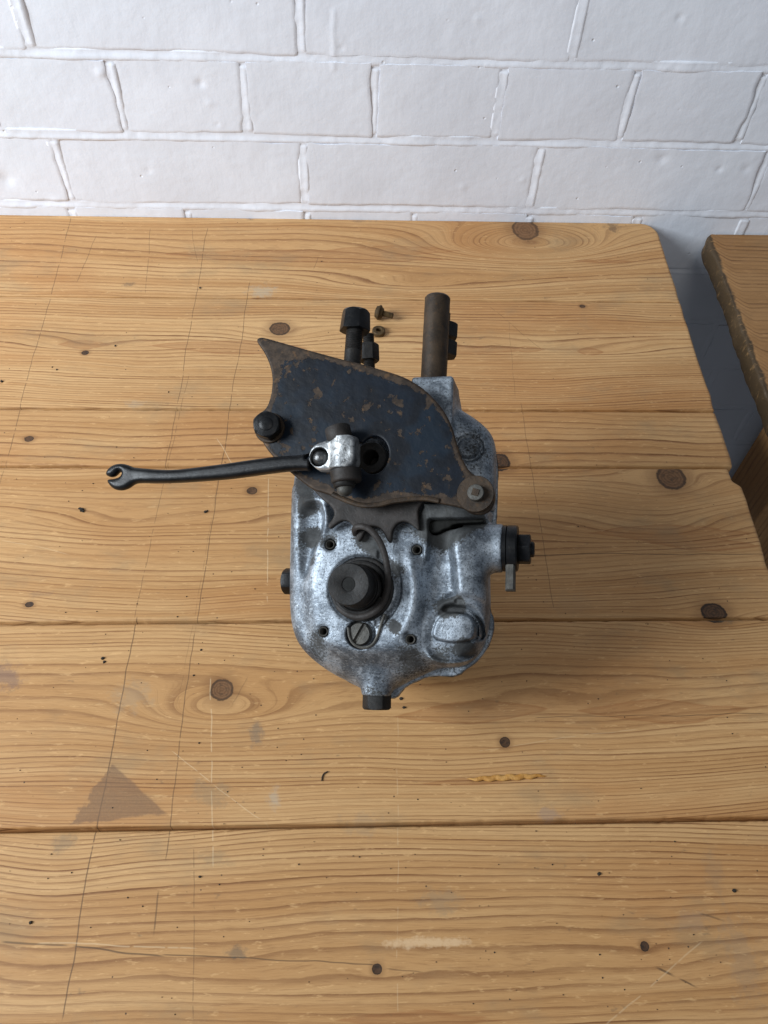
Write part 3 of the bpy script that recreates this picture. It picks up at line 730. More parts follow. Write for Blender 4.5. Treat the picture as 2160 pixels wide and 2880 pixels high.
leg('leg', 620, 680, 455, 515, -900, -33.5, b2, 78, M_DWOOD, O2)
leg('leg', 560, 610, 660, 715, -900, -33.5, b2, 79, M_DWOOD, O2)
leg('leg', 620, 680, 660, 715, -900, -33.5, b2, 80, M_DWOOD, O2)

# ------------------------------------------------------------------ the gearbox
gb = thing('gearbox', 'old aluminium motorcycle gearbox with navy plate and black lever lying on the bench', 'gearbox')
gm = np.eye(4); gm[:3, :3] = GA.T; gm[:3, 3] = GO*MM
gb.matrix_world = Matrix(gm.tolist())
Hv = .75
gx = np.arange(-66, 92, Hv); gy = np.arange(-86, 146, Hv); gz = np.arange(-96, 8, Hv)
X2, Y2 = np.meshgrid(gx, gy, indexing='ij')
def reg(pts, h=0., it=2): return sdpoly(chaikin(PL(pts, h), it), X2, Y2)
def up(H, d, val, soft): w = smooth01(.5-d/soft); return H*(1-w)+val*w
def circ(px, py, r, h=0.): c = L(px, py, h); return np.hypot(X2-c[0], Y2-c[1])-r*PX
COVER = [(836, 1330), (832, 1420), (829, 1560), (827, 1680), (832, 1755), (848, 1805), (880, 1848), (935, 1893), (985, 1918), (1016, 1940), (1097, 1942), (1112, 1930), (1150, 1908), (1195, 1888),
         (1222, 1876), (1286, 1874), (1331, 1850), (1356, 1810), (1369, 1758), (1371, 1700), (1369, 1600), (1368, 1470), (1385, 1440), (1388, 1290), (1386, 1250), (1375, 1215), (1345, 1186),
         (1309, 1162), (1287, 1151), (1280, 1120), (1260, 1100), (1120, 1110), (1000, 1140), (880, 1210), (838, 1270)]
dC = sdpoly(chaikin(PL(COVER, -25), 2), X2, Y2)-1.2
H = np.full(X2.shape, -7.)
# upper body behind the plates
H = up(H, reg([(1150, 1000), (1420, 1000), (1420, 1462), (1200, 1462), (1160, 1440)], 0, 0), -15, 6)
H = up(H, reg([(790, 1000), (1180, 1000), (1150, 1400), (900, 1340), (790, 1345)], 0, 0), -11, 9)
# flat face round the bore
H = up(H, reg([(862, 1560), (905, 1490), (985, 1455), (1130, 1455), (1200, 1480), (1218, 1545), (1190, 1610), (1180, 1680), (1195, 1750), (1190, 1830), (1090, 1850), (965, 1850), (880, 1800), (858, 1700)]), 0, 15)
# left pocket
H = up(H, reg([(838, 1400), (895, 1410), (912, 1450), (900, 1500), (868, 1560), (846, 1640), (835, 1560)]), -11, 5)
H = up(H, reg([(893, 1400), (915, 1415), (925, 1450), (912, 1500), (885, 1560), (874, 1555), (898, 1500), (908, 1455)]), 0.5, 2.4)
H = up(H, reg([(840, 1395), (900, 1385), (930, 1400), (930, 1414), (880, 1412), (845, 1420)]), -2.5, 2.4)
# falls away towards the drain
yl = Y2-L(1000, 1815, 0)[1]; H = H-np.clip(-yl/24, 0, 1.6)**1.5*10
# right hand block and the valley beside it
H = up(H, reg([(1215, 1500), (1262, 1495), (1278, 1600), (1262, 1700), (1225, 1740), (1205, 1690), (1212, 1600)]), -9, 9)
H = up(H, reg([(1262, 1490), (1400, 1450), (1400, 1700), (1340, 1722), (1285, 1700), (1276, 1600)]), 3.5, 3.2)
# raised crescent round the bore, right side
H = up(H, reg([(1150, 1560), (1175, 1600), (1185, 1665), (1172, 1740), (1130, 1800), (1110, 1790), (1142, 1730), (1155, 1665), (1145, 1610)]), 2.6, 4)
# lower right lobe with its D-shaped hollow and pad
H = up(H, reg([(1185, 1720), (1260, 1690), (1340, 1690), (1385, 1740), (1375, 1830), (1330, 1870), (1260, 1885), (1195, 1870), (1170, 1800)]), -4.6, 8)
ro = reg([(1235, 1690), (1262, 1676), (1310, 1676), (1352, 1696), (1378, 1745), (1374, 1820), (1340, 1868), (1270, 1884), (1205, 1868), (1190, 1845)])
ri = reg([(1230, 1712), (1262, 1700), (1305, 1702), (1335, 1722), (1349, 1760), (1344, 1808), (1326, 1840), (1280, 1854), (1200, 1850), (1180, 1780)])
H = up(H, np.maximum(ro, -ri), -.4, 4.5)
H = blur(H, 1.6, Hv)
H = up(H, reg([(1225, 1712), (1262, 1702), (1305, 1704), (1334, 1724), (1347, 1760), (1342, 1805), (1322, 1836), (1280, 1848), (1215, 1844), (1195, 1815), (1205, 1770)]), -6.8, 6.0)
H = up(H, reg([(1238, 1713), (1246, 1702), (1290, 1700), (1328, 1718), (1347, 1757), (1345, 1790), (1330, 1800), (1325, 1760), (1300, 1722), (1250, 1722)]), -9.0, 1.6)
H = up(H, reg([(1215, 1765), (1228, 1736), (1255, 1723), (1305, 1722), (1330, 1742), (1337, 1772), (1329, 1799), (1290, 1807), (1240, 1803), (1212, 1790)]), -3.9, 1.6)
H = up(H, np.maximum(circ(1014, 1655, 118), -(X2-L(1060, 1600)[0])), -1.6, 1.2)     # stepped rim
H = up(H, circ(1014, 1655, 96), -1.0, 1.0)
# ledge and deep slot under the plate
H = up(H, reg([(1192, 1418), (1375, 1418), (1375, 1461), (1192, 1461)], 0, 0), 3.2, 1.2)
H = up(H, reg([(1200, 1464), (1204, 1497), (1228, 1497), (1245, 1484), (1290, 1478), (1345, 1478), (1362, 1462)], 0, 1), -24, 1.2)
H = up(H, reg([(1180, 1440), (1196, 1420), (1208, 1440), (1206, 1560), (1192, 1580), (1180, 1500)]), 1.5, 2.0)
for (px, py, r, dpt) in ((928, 1531, 14, -14), (1172, 1546, 13, -14), (909, 1776, 13, -14), (1154, 1798, 12, -14)):
    H = up(H, circ(px, py, r+7), H.max()*0+np.minimum(H, 0)-.6, 1.5); H = up(H, circ(px, py, r), dpt, .9)
H = up(H, circ(1014, 1783, 41), -5., 1.2)
H = up(H, circ(1016, 1655, 88), -13., 1.0)
H = up(H, reg([(1276, 1684), (1292, 1680), (1304, 1688), (1302, 1700), (1280, 1702)]), -3., 1.)
H = up(H, circ(1317, 1258, 40, -14), -17.0, 2.5); H = up(H, circ(1317, 1258, 31, -14), -13.5, 1.2)
gxn, gyn = np.gradient(H, Hv); gn = np.sqrt(1+gxn**2+gyn**2)
Z3 = gz[None, None, :]
cov = smax(dC[:, :, None]+0*Z3, (Z3-H[:, :, None])/np.minimum(gn, 3.)[:, :, None], 17.)
cov = np.maximum(cov, (Z3-H[:, :, None])/gn[:, :, None])
cov = np.maximum(cov, -34.-Z3)
def capcyl(p0, p1, r0, r1, rd=1.):
    p0 = np.array(p0, float); p1 = np.array(p1, float); a = p1-p0; ln = np.linalg.norm(a); a /= ln
    dx = X2[:, :, None]-p0[0]; dy = Y2[:, :, None]-p0[1]; dz = Z3-p0[2]
    t = dx*a[0]+dy*a[1]+dz*a[2]; rr = np.sqrt(np.maximum(dx*dx+dy*dy+dz*dz-t*t, 0))
    r = r0+(r1-r0)*np.clip(t/ln, 0, 1); q1 = rr-r+rd; q2 = np.abs(t-ln/2)-ln/2+rd
    return np.minimum(np.maximum(q1, q2), 0)+np.hypot(np.maximum(q1, 0), np.maximum(q2, 0))-rd
hB = -19.; c = L(1415, 1542, hB)
cov = smin(cov, capcyl((c[0]-24, c[1], hB), (c[0], c[1], hB), 15.0, 14.6), 6.)
c = L(1058, 1956, -23)
cov = smin(cov, capcyl((c[0], c[1]+18, -23), (c[0], c[1], -23), 10.5, 8.9), 5.)
# square block carrying the big stud
c0 = L(1176, 1058, -10); c1 = L(1276, 1058, -10); c2 = L(1280, 1180, -10)
def boxs(x0, x1, y0, y1, z0, z1, r):
    qx = np.abs(X2-(x0+x1)/2)-(x1-x0)/2+r; qy = np.abs(Y2-(y0+y1)/2)-(y1-y0)/2+r; qz = np.abs(gz-(z0+z1)/2)-(z1-z0)/2+r
    qx = qx[:, :, None]+0*Z3; qy = qy[:, :, None]+0*Z3; qz = qz[None, None]+0*qx
    return np.minimum(np.maximum(qx, np.maximum(qy, qz)), 0)+np.sqrt(np.maximum(qx, 0)**2+np.maximum(qy, 0)**2+np.maximum(qz, 0)**2)-r
cov = smin(cov, boxs(c0[0]-4, c1[0], c2[1]-14, c1[1], -36, -8, 2.), 5.)
V, Q = nets(cov, (gx[0], gy[0], gz[0]), Hv)
# grime attribute: oil grime, with shade painted in at the slot and pad hollow
dirt_shade = np.zeros(len(V))
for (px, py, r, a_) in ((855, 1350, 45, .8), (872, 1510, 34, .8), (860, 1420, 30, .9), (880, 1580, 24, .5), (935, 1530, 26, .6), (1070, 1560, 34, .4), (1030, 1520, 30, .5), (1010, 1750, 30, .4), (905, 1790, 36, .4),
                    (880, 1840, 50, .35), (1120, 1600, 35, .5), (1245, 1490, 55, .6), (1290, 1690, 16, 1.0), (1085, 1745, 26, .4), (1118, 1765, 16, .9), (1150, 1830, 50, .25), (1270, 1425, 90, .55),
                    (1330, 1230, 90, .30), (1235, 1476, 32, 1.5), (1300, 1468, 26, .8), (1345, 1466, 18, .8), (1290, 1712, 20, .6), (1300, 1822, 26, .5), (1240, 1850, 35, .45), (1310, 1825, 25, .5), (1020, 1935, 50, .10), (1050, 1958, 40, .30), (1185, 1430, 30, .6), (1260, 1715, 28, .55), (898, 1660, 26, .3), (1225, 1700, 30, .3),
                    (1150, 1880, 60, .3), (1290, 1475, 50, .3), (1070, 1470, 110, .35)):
    c = L(px, py, -5); dirt_shade += a_*np.exp(-((V[:, 0]-c[0])**2+(V[:, 1]-c[1])**2)/(r*PX)**2)
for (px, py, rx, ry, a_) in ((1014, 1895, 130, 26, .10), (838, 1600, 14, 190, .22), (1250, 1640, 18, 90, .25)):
    c = L(px, py, -10); dirt_shade += a_*np.exp(-(((V[:, 0]-c[0])/(rx*PX))**2+((V[:, 1]-c[1])/(ry*PX))**2))
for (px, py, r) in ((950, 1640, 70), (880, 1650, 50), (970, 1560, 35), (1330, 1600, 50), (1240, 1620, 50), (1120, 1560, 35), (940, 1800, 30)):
    c = L(px, py, -3); dirt_shade -= .30*np.exp(-((V[:, 0]-c[0])**2+(V[:, 1]-c[1])**2)/(r*PX)**2)
link_mesh('outer_cover', V, Q, M_ALU, gb, True, {'dirt_shade': dirt_shade})
def extr(name, pts, hmap, z0, z1, mat, rnd=1.2, h=.9, it=2, holes=(), attrs=None, extra=None, lab=None, dirtv=.2):
    P_ = chaikin(PL(pts, hmap), it) if not isinstance(pts, np.ndarray) else pts
    m = 3; x_ = np.arange(P_[:, 0].min()-m, P_[:, 0].max()+m, h); y_ = np.arange(P_[:, 1].min()-m, P_[:, 1].max()+m, h); z_ = np.arange(z0-2*h, z1+2.01*h, h)
    A, B = np.meshgrid(x_, y_, indexing='ij'); d = sdpoly(P_, A, B)
    for (cx, cy, r) in holes: d = np.maximum(d, r-np.hypot(A-cx, B-cy))
    if extra is not None: d = extra(d, A, B)
    D = d[:, :, None]+rnd; Zq = np.abs(z_[None, None]-(z0+z1)/2)-(z1-z0)/2+rnd
    f = np.minimum(np.maximum(D, Zq), 0)+np.hypot(np.maximum(D, 0), np.maximum(Zq, 0))-rnd
    V, Q = nets(f, (x_[0], y_[0], z_[0]), h)
    at = {'dirt_shade': np.full(len(V), dirtv)}
    if attrs: at.update(attrs(V))
    o = link_mesh(name, V, Q, mat, gb, True, at)
    if lab: o['label'] = lab
    return o
FLANGE = [(880, 1330), (875, 1500), (875, 1700), (880, 1800), (915, 1870), (975, 1915), (1040, 1945), (1098, 1965), (1120, 1962), (1134, 1938), (1165, 1920), (1214, 1900), (1270, 1904), (1296, 1898), (1308, 1886),
          (1340, 1866), (1374, 1824), (1391, 1771), (1390, 1738), (1378, 1718), (1373, 1640), (1384, 1600), (1396, 1480), (1399, 1441), (1402, 1320), (1392, 1260), (1375, 1218), (1345, 1192), (1290, 1160), (1100, 1180), (900, 1250)]
extr('case_flange', FLANGE, -38, -39, -34.3, M_ALU, .8, .9)
inn = chaikin(PL(FLANGE, -40), 2); ctr = inn.mean(0); gas = inn+(ctr-inn)/np.linalg.norm(inn-ctr, axis=1)[:, None]*(-.2)
gas = gas+.45*np.stack([vnoise(gas[:, 0]*3, gas[:, 1], 91, 3), vnoise(gas[:, 0], gas[:, 1]*3, 92, 3)], 1)
extr('gasket', gas, 0, -41.5, -39.2, M_VOID, .4, .9)
rear = inn+(ctr-inn)*np.array([.10, .13]); rear[:, 0] -= 3; rear[:, 1] += 1
extr('rear_case', rear, 0, -86, -41.7, M_REAR, 3., 1.3)
c = L(1014, 1655, 0)
ZB_ = -(GO[2])/GA[2][2]          # depth at which the rear shaft meets the bench
MB().lathe((0, 0, -84), (0, 0, -1), [(0, 20), (6, 20), (6.5, 12), (-84-ZB_-1.5-11*.0, 12), (-84-ZB_-1.0, 11)], 36).build('rear_shaft', M_DARK, gb)

# main shaft with clock spring around it
def circle_lathe(px, py, h, prof, name, mat, seg=56, lab=None, auto=35):
    c = L(px, py, h); o = MB().lathe((c[0], c[1], 0), (0, 0, 1), prof, seg).build(name, mat, gb, auto=auto)
    if lab: o['label'] = lab
    return o
r_ = PX
circle_lathe(1018, 1657, 0, [(-13, 84*r_), (-12, 86*r_), (-4, 90*r_), (-.6, 91*r_), (.8, 90*r_), (1.2, 86*r_), (1.0, 78*r_), (-1.5, 74*r_), (-7, 72*r_), (-7.2, 30*r_), (-13, 30*r_)][:9]+[(-7.5, 30*r_)], 'spring_housing', M_DARK)
shx, shy = L(1011, 1654, 0)
prof = [(-12, 66*r_), (2.5, 66*r_), (3.2, 64*r_), (4.2, 62*r_), (4.7, 59*r_), (8, 59.5*r_), (8.6, 57*r_), (9.4, 57*r_), (10., 58.5*r_), (24.2, 58.3*r_), (25.2, 56.8*r_), (25.5, 55*r_), (25.6, 22*r_), (25.3, 19.*r_), (24.9, 18*r_), (24.8, .3)]
e1 = L(980, 1643, 25.5)
ax = np.array([e1[0]-shx, e1[1]-shy, 25.5]); ax /= np.linalg.norm(ax)
MB().lathe((shx, shy, 0), ax, prof, 64, close=False).build('main_shaft', M_DARK, gb, auto=28)
o = MB().lathe((e1[0]+ax[0]*.2, e1[1]+ax[1]*.2, 25.0), ax, [(-.4, 17.2*r_), (.1, 17.2*r_)], 30).build('centre_plug', M_VOID, gb, auto=28)
# coil of the return spring: two turns, then a strap rising to its hook
pts = []
cx, cy = L(1014, 1656, 0)
for k in range(0, 150):
    th = math.radians(-20-k*4.9); rr = (70+7*k/150)*r_; pts.append((cx+rr*math.cos(th), cy+rr*math.sin(th), -2.+6.0*(1-k/150)))
MB().tube(pts, 1.7, 10, 1.0).build('spring_coil', M_DARK, gb)
def sm(pts3, it=3): return chaikin(np.array(pts3, float), it, False)
wire = [(1003, 1504, 4), (996, 1492, 7), (1000, 1482, 9.5), (1018, 1479, 10.5), (1040, 1488, 10.5), (1062, 1512, 10), (1078, 1543, 9), (1087, 1580, 8), (1092, 1620, 7.5), (1090, 1660, 7), (1076, 1700, 6.5), (1050, 1725, 5.5), (1012, 1738, 5), (975, 1728, 4), (950, 1705, 3)]
w3 = sm([(*L(x, y, h), h) for x, y, h in wire])
MB().tube(w3, 1.95, 10, .6).build('return_spring', M_PLATE, gb)
# thin tube added as the bright rim of the slotted screw's pocket
kp = sm([(*L(x, y, h), h) for x, y, h in ((1082, 1728, 1.5), (1072, 1755, 1.), (1062, 1790, .6), (1048, 1815, .4), (1022, 1824, .3), (995, 1814, .2), (982, 1792, .2), (980, 1765, .2))])
MB().tube(kp, .9, 8).build('pocket_rim', M_GREY, gb)
# slotted screw
c = L(1012, 1783, -2)
def slotted(cx, cy, z, r, ang, name, mat):
    mb = MB(); mb.lathe((cx, cy, z-5), (0, 0, 1), [(0, r), (4.2, r), (4.9, r*.93)], 40)
    o = mb.build(name, mat, gb)
    ca, sa = math.cos(ang), math.sin(ang); m2 = MB()
    w = r*.14
    for sgn in (-1, 1):   # two raised halves leave the slot open between them
        v = []; K = 14
        a0 = math.asin(w/r/.93)
        arc = [(r*.93*math.cos(t), r*.93*math.sin(t)) for t in np.linspace(a0, math.pi-a0, K)]
        arc = [(x, y*sgn) for x, y in arc]
        arc = [(ca*x-sa*y, sa*x+ca*y) for x, y in arc]
        for zz, k_ in ((z-.12, 1.), (z+1.0, 1.), (z+1.5, .90)):
            cen = np.mean(arc, 0); v += [(cx+cen[0]+(x-cen[0])*k_, cy+cen[1]+(y-cen[1])*k_, zz) for x, y in arc]
        f = [[q*K+k, q*K+(k+1) % K, q*K+K+(k+1) % K, q*K+K+k] for q in range(2) for k in range(K)]+[[2*K+k for k in range(K)]]
        if sgn < 0: f = [g[::-1] for g in f]
        m2.add(v, f)
    m2.build('slotted_head', mat, o)
slotted(c[0], c[1], -1.6, 33*r_, math.radians(62), 'screw', M_SH2 if False else M_GREY)
# threaded inserts in the four tapped holes
for (px, py) in ((928, 1531), (1172, 1546), (909, 1776), (1154, 1798)):
    c = L(px, py, 0); z0 = -.6
    prof = [(z0-1.5, 13.5*r_), (z0+.15, 13.3*r_), (z0+.35, 12.2*r_), (z0+.1, 10.6*r_)]
    for k in range(7): prof += [(z0-.6-k*.9, 9.0*r_), (z0-1.05-k*.9, 10.8*r_)]
    MB().lathe((c[0], c[1], 0), (0, 0, 1), prof, 28, close=False).build('thread_insert', M_GREY, gb)
    MB().lathe((c[0], c[1], 0), (0, 0, 1), [(-11, 11*r_), (-10.5, 11*r_)], 24).build('hole_floor', M_VOID, gb)

extr('slot_oil_shade', [(1202, 1458), (1203, 1497), (1230, 1498), (1246, 1487), (1264, 1483), (1272, 1474), (1300, 1470), (1362, 1468), (1362, 1458)], -2, -16, -3.2, M_VOID, .5, .65, 1)  # black insert that paints deep shade into the oily slot below the ledge
# toothed sector plate
SECT = [(830, 1318), (888, 1386), (915, 1412), (932, 1424), (943, 1444), (935, 1462), (925, 1473), (923, 1484), (931, 1488), (949, 1472), (970, 1463), (987, 1471), (997, 1487), (1002, 1509), (1008, 1526), (1016, 1519), (1026, 1497), (1040, 1483),
        (1052, 1481), (1069, 1486), (1081, 1501), (1090, 1522), (1097, 1528), (1102, 1520), (1104, 1492), (1118, 1472), (1137, 1466), (1156, 1474), (1172, 1489), (1182, 1494), (1178, 1460), (1176, 1436), (1184, 1420), (1200, 1400), (1180, 1330), (900, 1290)]
extr('toothed_sector', SECT, 4, .8, 5.2, M_PLATE, .9, .65, 1)
# navy plate
PLATE = [(721, 961), (723, 951), (736, 947), (758, 953), (860, 982), (966, 1011), (1012, 1021), (1072, 1039), (1132, 1057), (1180, 1084), (1216, 1115), (1249, 1154), (1273, 1202), (1288, 1262), (1307, 1306), (1329, 1335), (1362, 1344), (1384, 1370),
         (1392, 1410), (1382, 1434), (1360, 1448), (1335, 1445), (1308, 1431), (1269, 1422), (1235, 1416), (1196, 1407), (1148, 1410), (1100, 1416), (1069, 1426), (1021, 1429), (985, 1419), (949, 1400), (905, 1384), (880, 1379), (815, 1328), (761, 1280), (728, 1228), (714, 1200), (722, 1165), (748, 1150), (761, 1115), (766, 1075), (763, 1042), (752, 1009), (737, 982)]
PAINT = [(802, 1024), (810, 1017), (861, 1014), (873, 1003), (936, 1021), (981, 1036), (1018, 1051), (1069, 1066), (1132, 1081), (1180, 1112), (1207, 1124), (1237, 1160), (1261, 1208), (1267, 1250), (1282, 1290), (1305, 1340), (1290, 1380), (1266, 1400),
         (1249, 1386), (1196, 1390), (1143, 1380), (1090, 1384), (1020, 1398), (960, 1388), (900, 1356), (825, 1318), (775, 1270), (742, 1215), (770, 1150), (780, 1110), (785, 1080)]
hP = 16.
PP = chaikin(PL(PAINT, hP), 1)
oc = L(1050, 1280, hP)
def plate_extra(d, A, B):
    e = np.sqrt(((A-oc[0])/(43*r_))**2+((B-oc[1])/(53*r_))**2)
    hole = (e-1)*43*r_
    sl = np.maximum(np.abs(B-oc[1])-36*r_, np.maximum(A-oc[0], (oc[0]-52*r_)-A))
    return np.maximum(d, -np.minimum(hole, sl))
extr('mounting_plate', PLATE, hP, 12.6, 16.2, M_BLUE, 1.1, .7, 2, extra=plate_extra, lab='navy painted plate with chipped rusty edges',
     attrs=lambda V: {'ps': sdpoly(PP, V[:, 0], V[:, 1])})
# upturned lip along the lower edge of the plate
lip = sm([(*L(x, y, 16), 16.4) for x, y in ((935, 1390), (985, 1413), (1021, 1423), (1069, 1420), (1100, 1410), (1148, 1404), (1196, 1401), (1235, 1409))])
MB().tube(lip, 1.5, 8, .8).build('plate_lip', M_BROWN, gb)
# hollow bush seen through the opening
c = L(1046, 1290, 6)
MB().lathe((c[0], c[1], 0), (0, 0, 1), [(-12, 46*r_), (8, 46*r_), (9.2, 44*r_), (9.2, 24*r_), (8.2, 21*r_), (-9, 20*r_), (-9, .2)], 44, close=False).build('pivot_bush', M_DARK, gb)
MB().lathe((c[0]-1, c[1]+8, 0), (0, 0, 1), [(-14, 11.5), (-12, 11.5)], 30).build('bush_backing', M_VOID, gb)

# gear change lever
hA = 27.
def barrel(px, y0, y1, r, prof_fn, name, mat, h=hA, lab=None, seg=44, auto=35):
    a = L(px[0], y0, h); b = L(px[1], y1, h); p0 = np.array([a[0], a[1], h]); p1 = np.array([b[0], b[1], h])
    ln = np.linalg.norm(p1-p0); o = MB().lathe(p0, p1-p0, prof_fn(ln, r), seg).build(name, mat, gb, auto=auto)
    if lab: o['label'] = lab
    return o
barrel((948, 957), 1202, 1240, 7.6, lambda l, r: [(0, r*.90), (.25, r*.96), (1., r), (l-.5, r), (l, r*.96)], 'pivot_cap', M_PLATE)
barrel((972, 975), 1322, 1358, 9.0, lambda l, r: [(0, r*.96), (.5, r), (l-1.2, r), (l-.4, r*.95), (l, r*.86)], 'pivot_cap', M_PLATE)
barrel((968, 969), 1357, 1372, 6.3, lambda l, r: [(0, r), (l*.4, r), (l*.6, r*1.03), (l-.3, r*.97), (l, r*.9)], 'pivot_washer', M_DARK)
barrel((969, 970), 1371, 1396, 4.6, lambda l, r: [(0, r), (l*.4, r*.98), (l*.7, r*.8), (l*.9, r*.5), (l, r*.15)], 'pivot_pin', M_GREY)
# silver boss of the lever (solid made of a rounded block and the barrel)
def lever_boss():
    pts = [(872, 1288), (878, 1268), (893, 1252), (925, 1242), (955, 1234), (1004, 1231), (1007, 1262), (1006, 1318), (955, 1322), (905, 1328), (886, 1316), (874, 1302)]
    P_ = chaikin(PL(pts, hA), 2); h = .55
    x_ = np.arange(P_[:, 0].min()-3, P_[:, 0].max()+6, h); y_ = np.arange(P_[:, 1].min()-3, P_[:, 1].max()+3, h); z_ = np.arange(hA-11, hA+11, h)
    A, B = np.meshgrid(x_, y_, indexing='ij'); d = sdpoly(P_, A, B)[:, :, None]; Zc = z_[None, None]-hA
    xr = L(1007, 1275, hA)[0]; th = 5.0+3.2*smooth01((A-(xr-17))/9)
    f = smax(d+0*Zc, np.abs(Zc)-th[:, :, None], 3.0)
    cc = L(968, 1275, hA)[0]; cyl = np.maximum(np.sqrt((A[:, :, None]-cc)**2+Zc**2)-8.2, (np.abs(B-L(968, 1277, hA)[1])-44*r_)[:, :, None]+0*Zc)
    f = smin(f, cyl, 1.5)
    s = L(903, 1290, hA); f = np.maximum(f, 27*r_-np.sqrt((A-s[0])**2+(B-s[1])**2)[:, :, None]+0*Zc)
    s = L(868, 1288, hA); f = np.maximum(f, 9*r_-np.sqrt((A-s[0])**2+(B-s[1])**2)[:, :, None]+0*Zc)
    V, Q = nets(f, (x_[0], y_[0], z_[0]), h); return link_mesh('lever_boss', V, Q, M_BOSS, gb)
lb = lever_boss(); lb['label'] = 'bright worn end of the lever'
c = L(903, 1290, hA)
MB().lathe((c[0], c[1], hA), (0, 0, 1), [(-5, 27.5*r_), (-1.2, 27.5*r_), (-1.1, .2)], 36, close=False).build('ball_socket', M_VOID, gb)
th = np.linspace(-math.pi/2, math.pi/2, 18)
MB().lathe((c[0], c[1], hA+.6), (0, 0, 1), [(22.5*r_*math.sin(t), max(.05, 22.5*r_*math.cos(t))) for t in th], 36).build('ball_end', M_BALL, gb)
# black arm with the open hook at its end
arm = [(882, 1262), (866, 1281), (786, 1285), (714, 1294), (642, 1305), (565, 1315), (497, 1323), (440, 1322), (378, 1315), (374, 1313), (362, 1308), (345, 1304), (327, 1306), (312, 1314), (302, 1326), (300, 1337), (307, 1341),
       (316, 1343), (327, 1338), (334, 1330), (340, 1326), (345, 1331), (344, 1337), (338, 1343), (323, 1348), (311, 1348), (304, 1351), (305, 1358), (312, 1368), (323, 1377), (338, 1380), (352, 1378), (365, 1372), (376, 1363), (390, 1358),
       (440, 1359), (497, 1358), (570, 1353), (642, 1348), (714, 1338), (786, 1328), (850, 1322), (880, 1326), (890, 1300)]
def arm_mesh():
    P_ = chaikin(PL([(x, y) for x, y in arm], hA), 2); h = .6
    x_ = np.arange(P_[:, 0].min()-3, P_[:, 0].max()+3, h); y_ = np.arange(P_[:, 1].min()-3, P_[:, 1].max()+3, h); z_ = np.arange(hA-7, hA+7, h)
    A, B = np.meshgrid(x_, y_, indexing='ij'); d = sdpoly(P_, A, B)
    Zc = z_[None, None]-hA; hk = L(375, 1340, hA)[0]
    th = 3.4+.9*smooth01((A-hk)/12)
    f = smax(d[:, :, None]+0*Zc, (np.abs(Zc)-th[:, :, None]), 3.6)
    s = L(903, 1290, hA); f = np.maximum(f, 27.5*r_-np.sqrt((A-s[0])**2+(B-s[1])**2)[:, :, None]+0*Zc)
    s = L(868, 1288, hA); f = np.maximum(f, 8*r_-np.sqrt((A-s[0])**2+(B-s[1])**2)[:, :, None]+0*Zc)
    cut = L(875, 1290, hA)[0]; f = np.maximum(f, (A-cut)[:, :, None]+0*Zc)
    V, Q = nets(f, (x_[0], y_[0], z_[0]), h)
    return link_mesh('lever_arm', V, Q, M_BLACK, gb)
arm_o = arm_mesh(); arm_o['label'] = 'long black arm ending in an open hook'

# bolts of the plate
def hexprof(l, r, ch=.9): return [(0, r*.95), (.35, r), (l-ch, r), (l, r*.87)]
def hexmb(org, axis, l, r, ref, phase=0., mb=None, rnd=.12, ch=.62, tp=0.):
    """hexagon whose corners are cut back by a 30 degree chamfer"""
    mb = mb or MB(); org = np.array(org, float); a = np.array(axis, float); a /= np.linalg.norm(a)
    def rf(th, t):
        q = (th-phase) % (math.pi/3)-math.pi/6; hexr = math.cos(math.pi/6)/math.cos(q); return hexr*(1-rnd)+rnd*.945
    seg = 48; prof = [0, .25, .5, .75, 1.]
    v = []; u0 = np.array(ref, float); u = u0-a*(a@u0); u /= np.linalg.norm(u); w = np.cross(a, u); f = []
    rows = []
    for k in range(seg):
        th = 2*math.pi*k/seg; hr = r*rf(th, 0); top = l-max(0, (hr-r*.885))*ch; bot = max(0, (hr-r*.93))*.5
        dirv = u*math.cos(th)+w*math.sin(th)
        v += [org+dirv*(hr-.15)+a*bot, org+dirv*hr+a*(bot+.3), org+dirv*hr*(1-tp)+a*(top-.2), org+dirv*(hr*(1-tp)-.18)+a*top, org+dirv*(r*.84*(1-tp))+a*l]
    for k in range(seg):
        k2 = (k+1) % seg
        for j in range(4): f.append([k*5+j, k2*5+j, k2*5+j+1, k*5+j+1])
    f.append([k*5 for k in range(seg)][::-1]); f.append([k*5+4 for k in range(seg)])
    return mb.add(v, f)
c = L(760, 1205, hP); o = MB().lathe((c[0], c[1], hP+.1), (0, 0, 1), [(0, 45*r_), (1.3, 45*r_), (1.8, 43*r_)], 44).build('washer', M_BROWN, gb)
c2 = L(749, 1192, hP+11); axb = (c2[0]-c[0], c2[1]-c[1], 11.)
ob = hexmb((c[0], c[1], hP+1.9), axb, 9.2, 41*r_, (1, .3, 0), .4, rnd=.35, ch=1.1).build('hex_bolt', M_BLACK, gb, auto=28)
cc = np.array([c[0], c[1], hP+1.9])+np.array(axb)/np.linalg.norm(axb)*9.2
MB().lathe(cc-np.array(axb)*.01, axb, [(0, 20*r_), (.35, 20*r_), (.75, 17*r_), (.9, 8*r_), (.95, .2)], 30, close=False).build('bolt_dimple', M_BLACK, ob)
c = L(1339, 1392, hP); o = MB().lathe((c[0], c[1], 0), (0, 0, 1), [(6, 47*r_), (hP+2.2, 50*r_), (hP+3.4, 50*r_), (hP+3.9, 48.6*r_), (hP+3.95, 24*r_)], 56).build('spacer_washer', M_BROWN, gb)
c = L(1338, 1386, hP+6); MB().lathe((c[0], c[1], 0), (0, 0, 1), [(hP+2, 22.5*r_), (hP+7.2, 22.5*r_), (hP+7.8, 21*r_), (hP+7.9, 15*r_)], 36).build('stud_end', M_GREY, gb)
sq = []
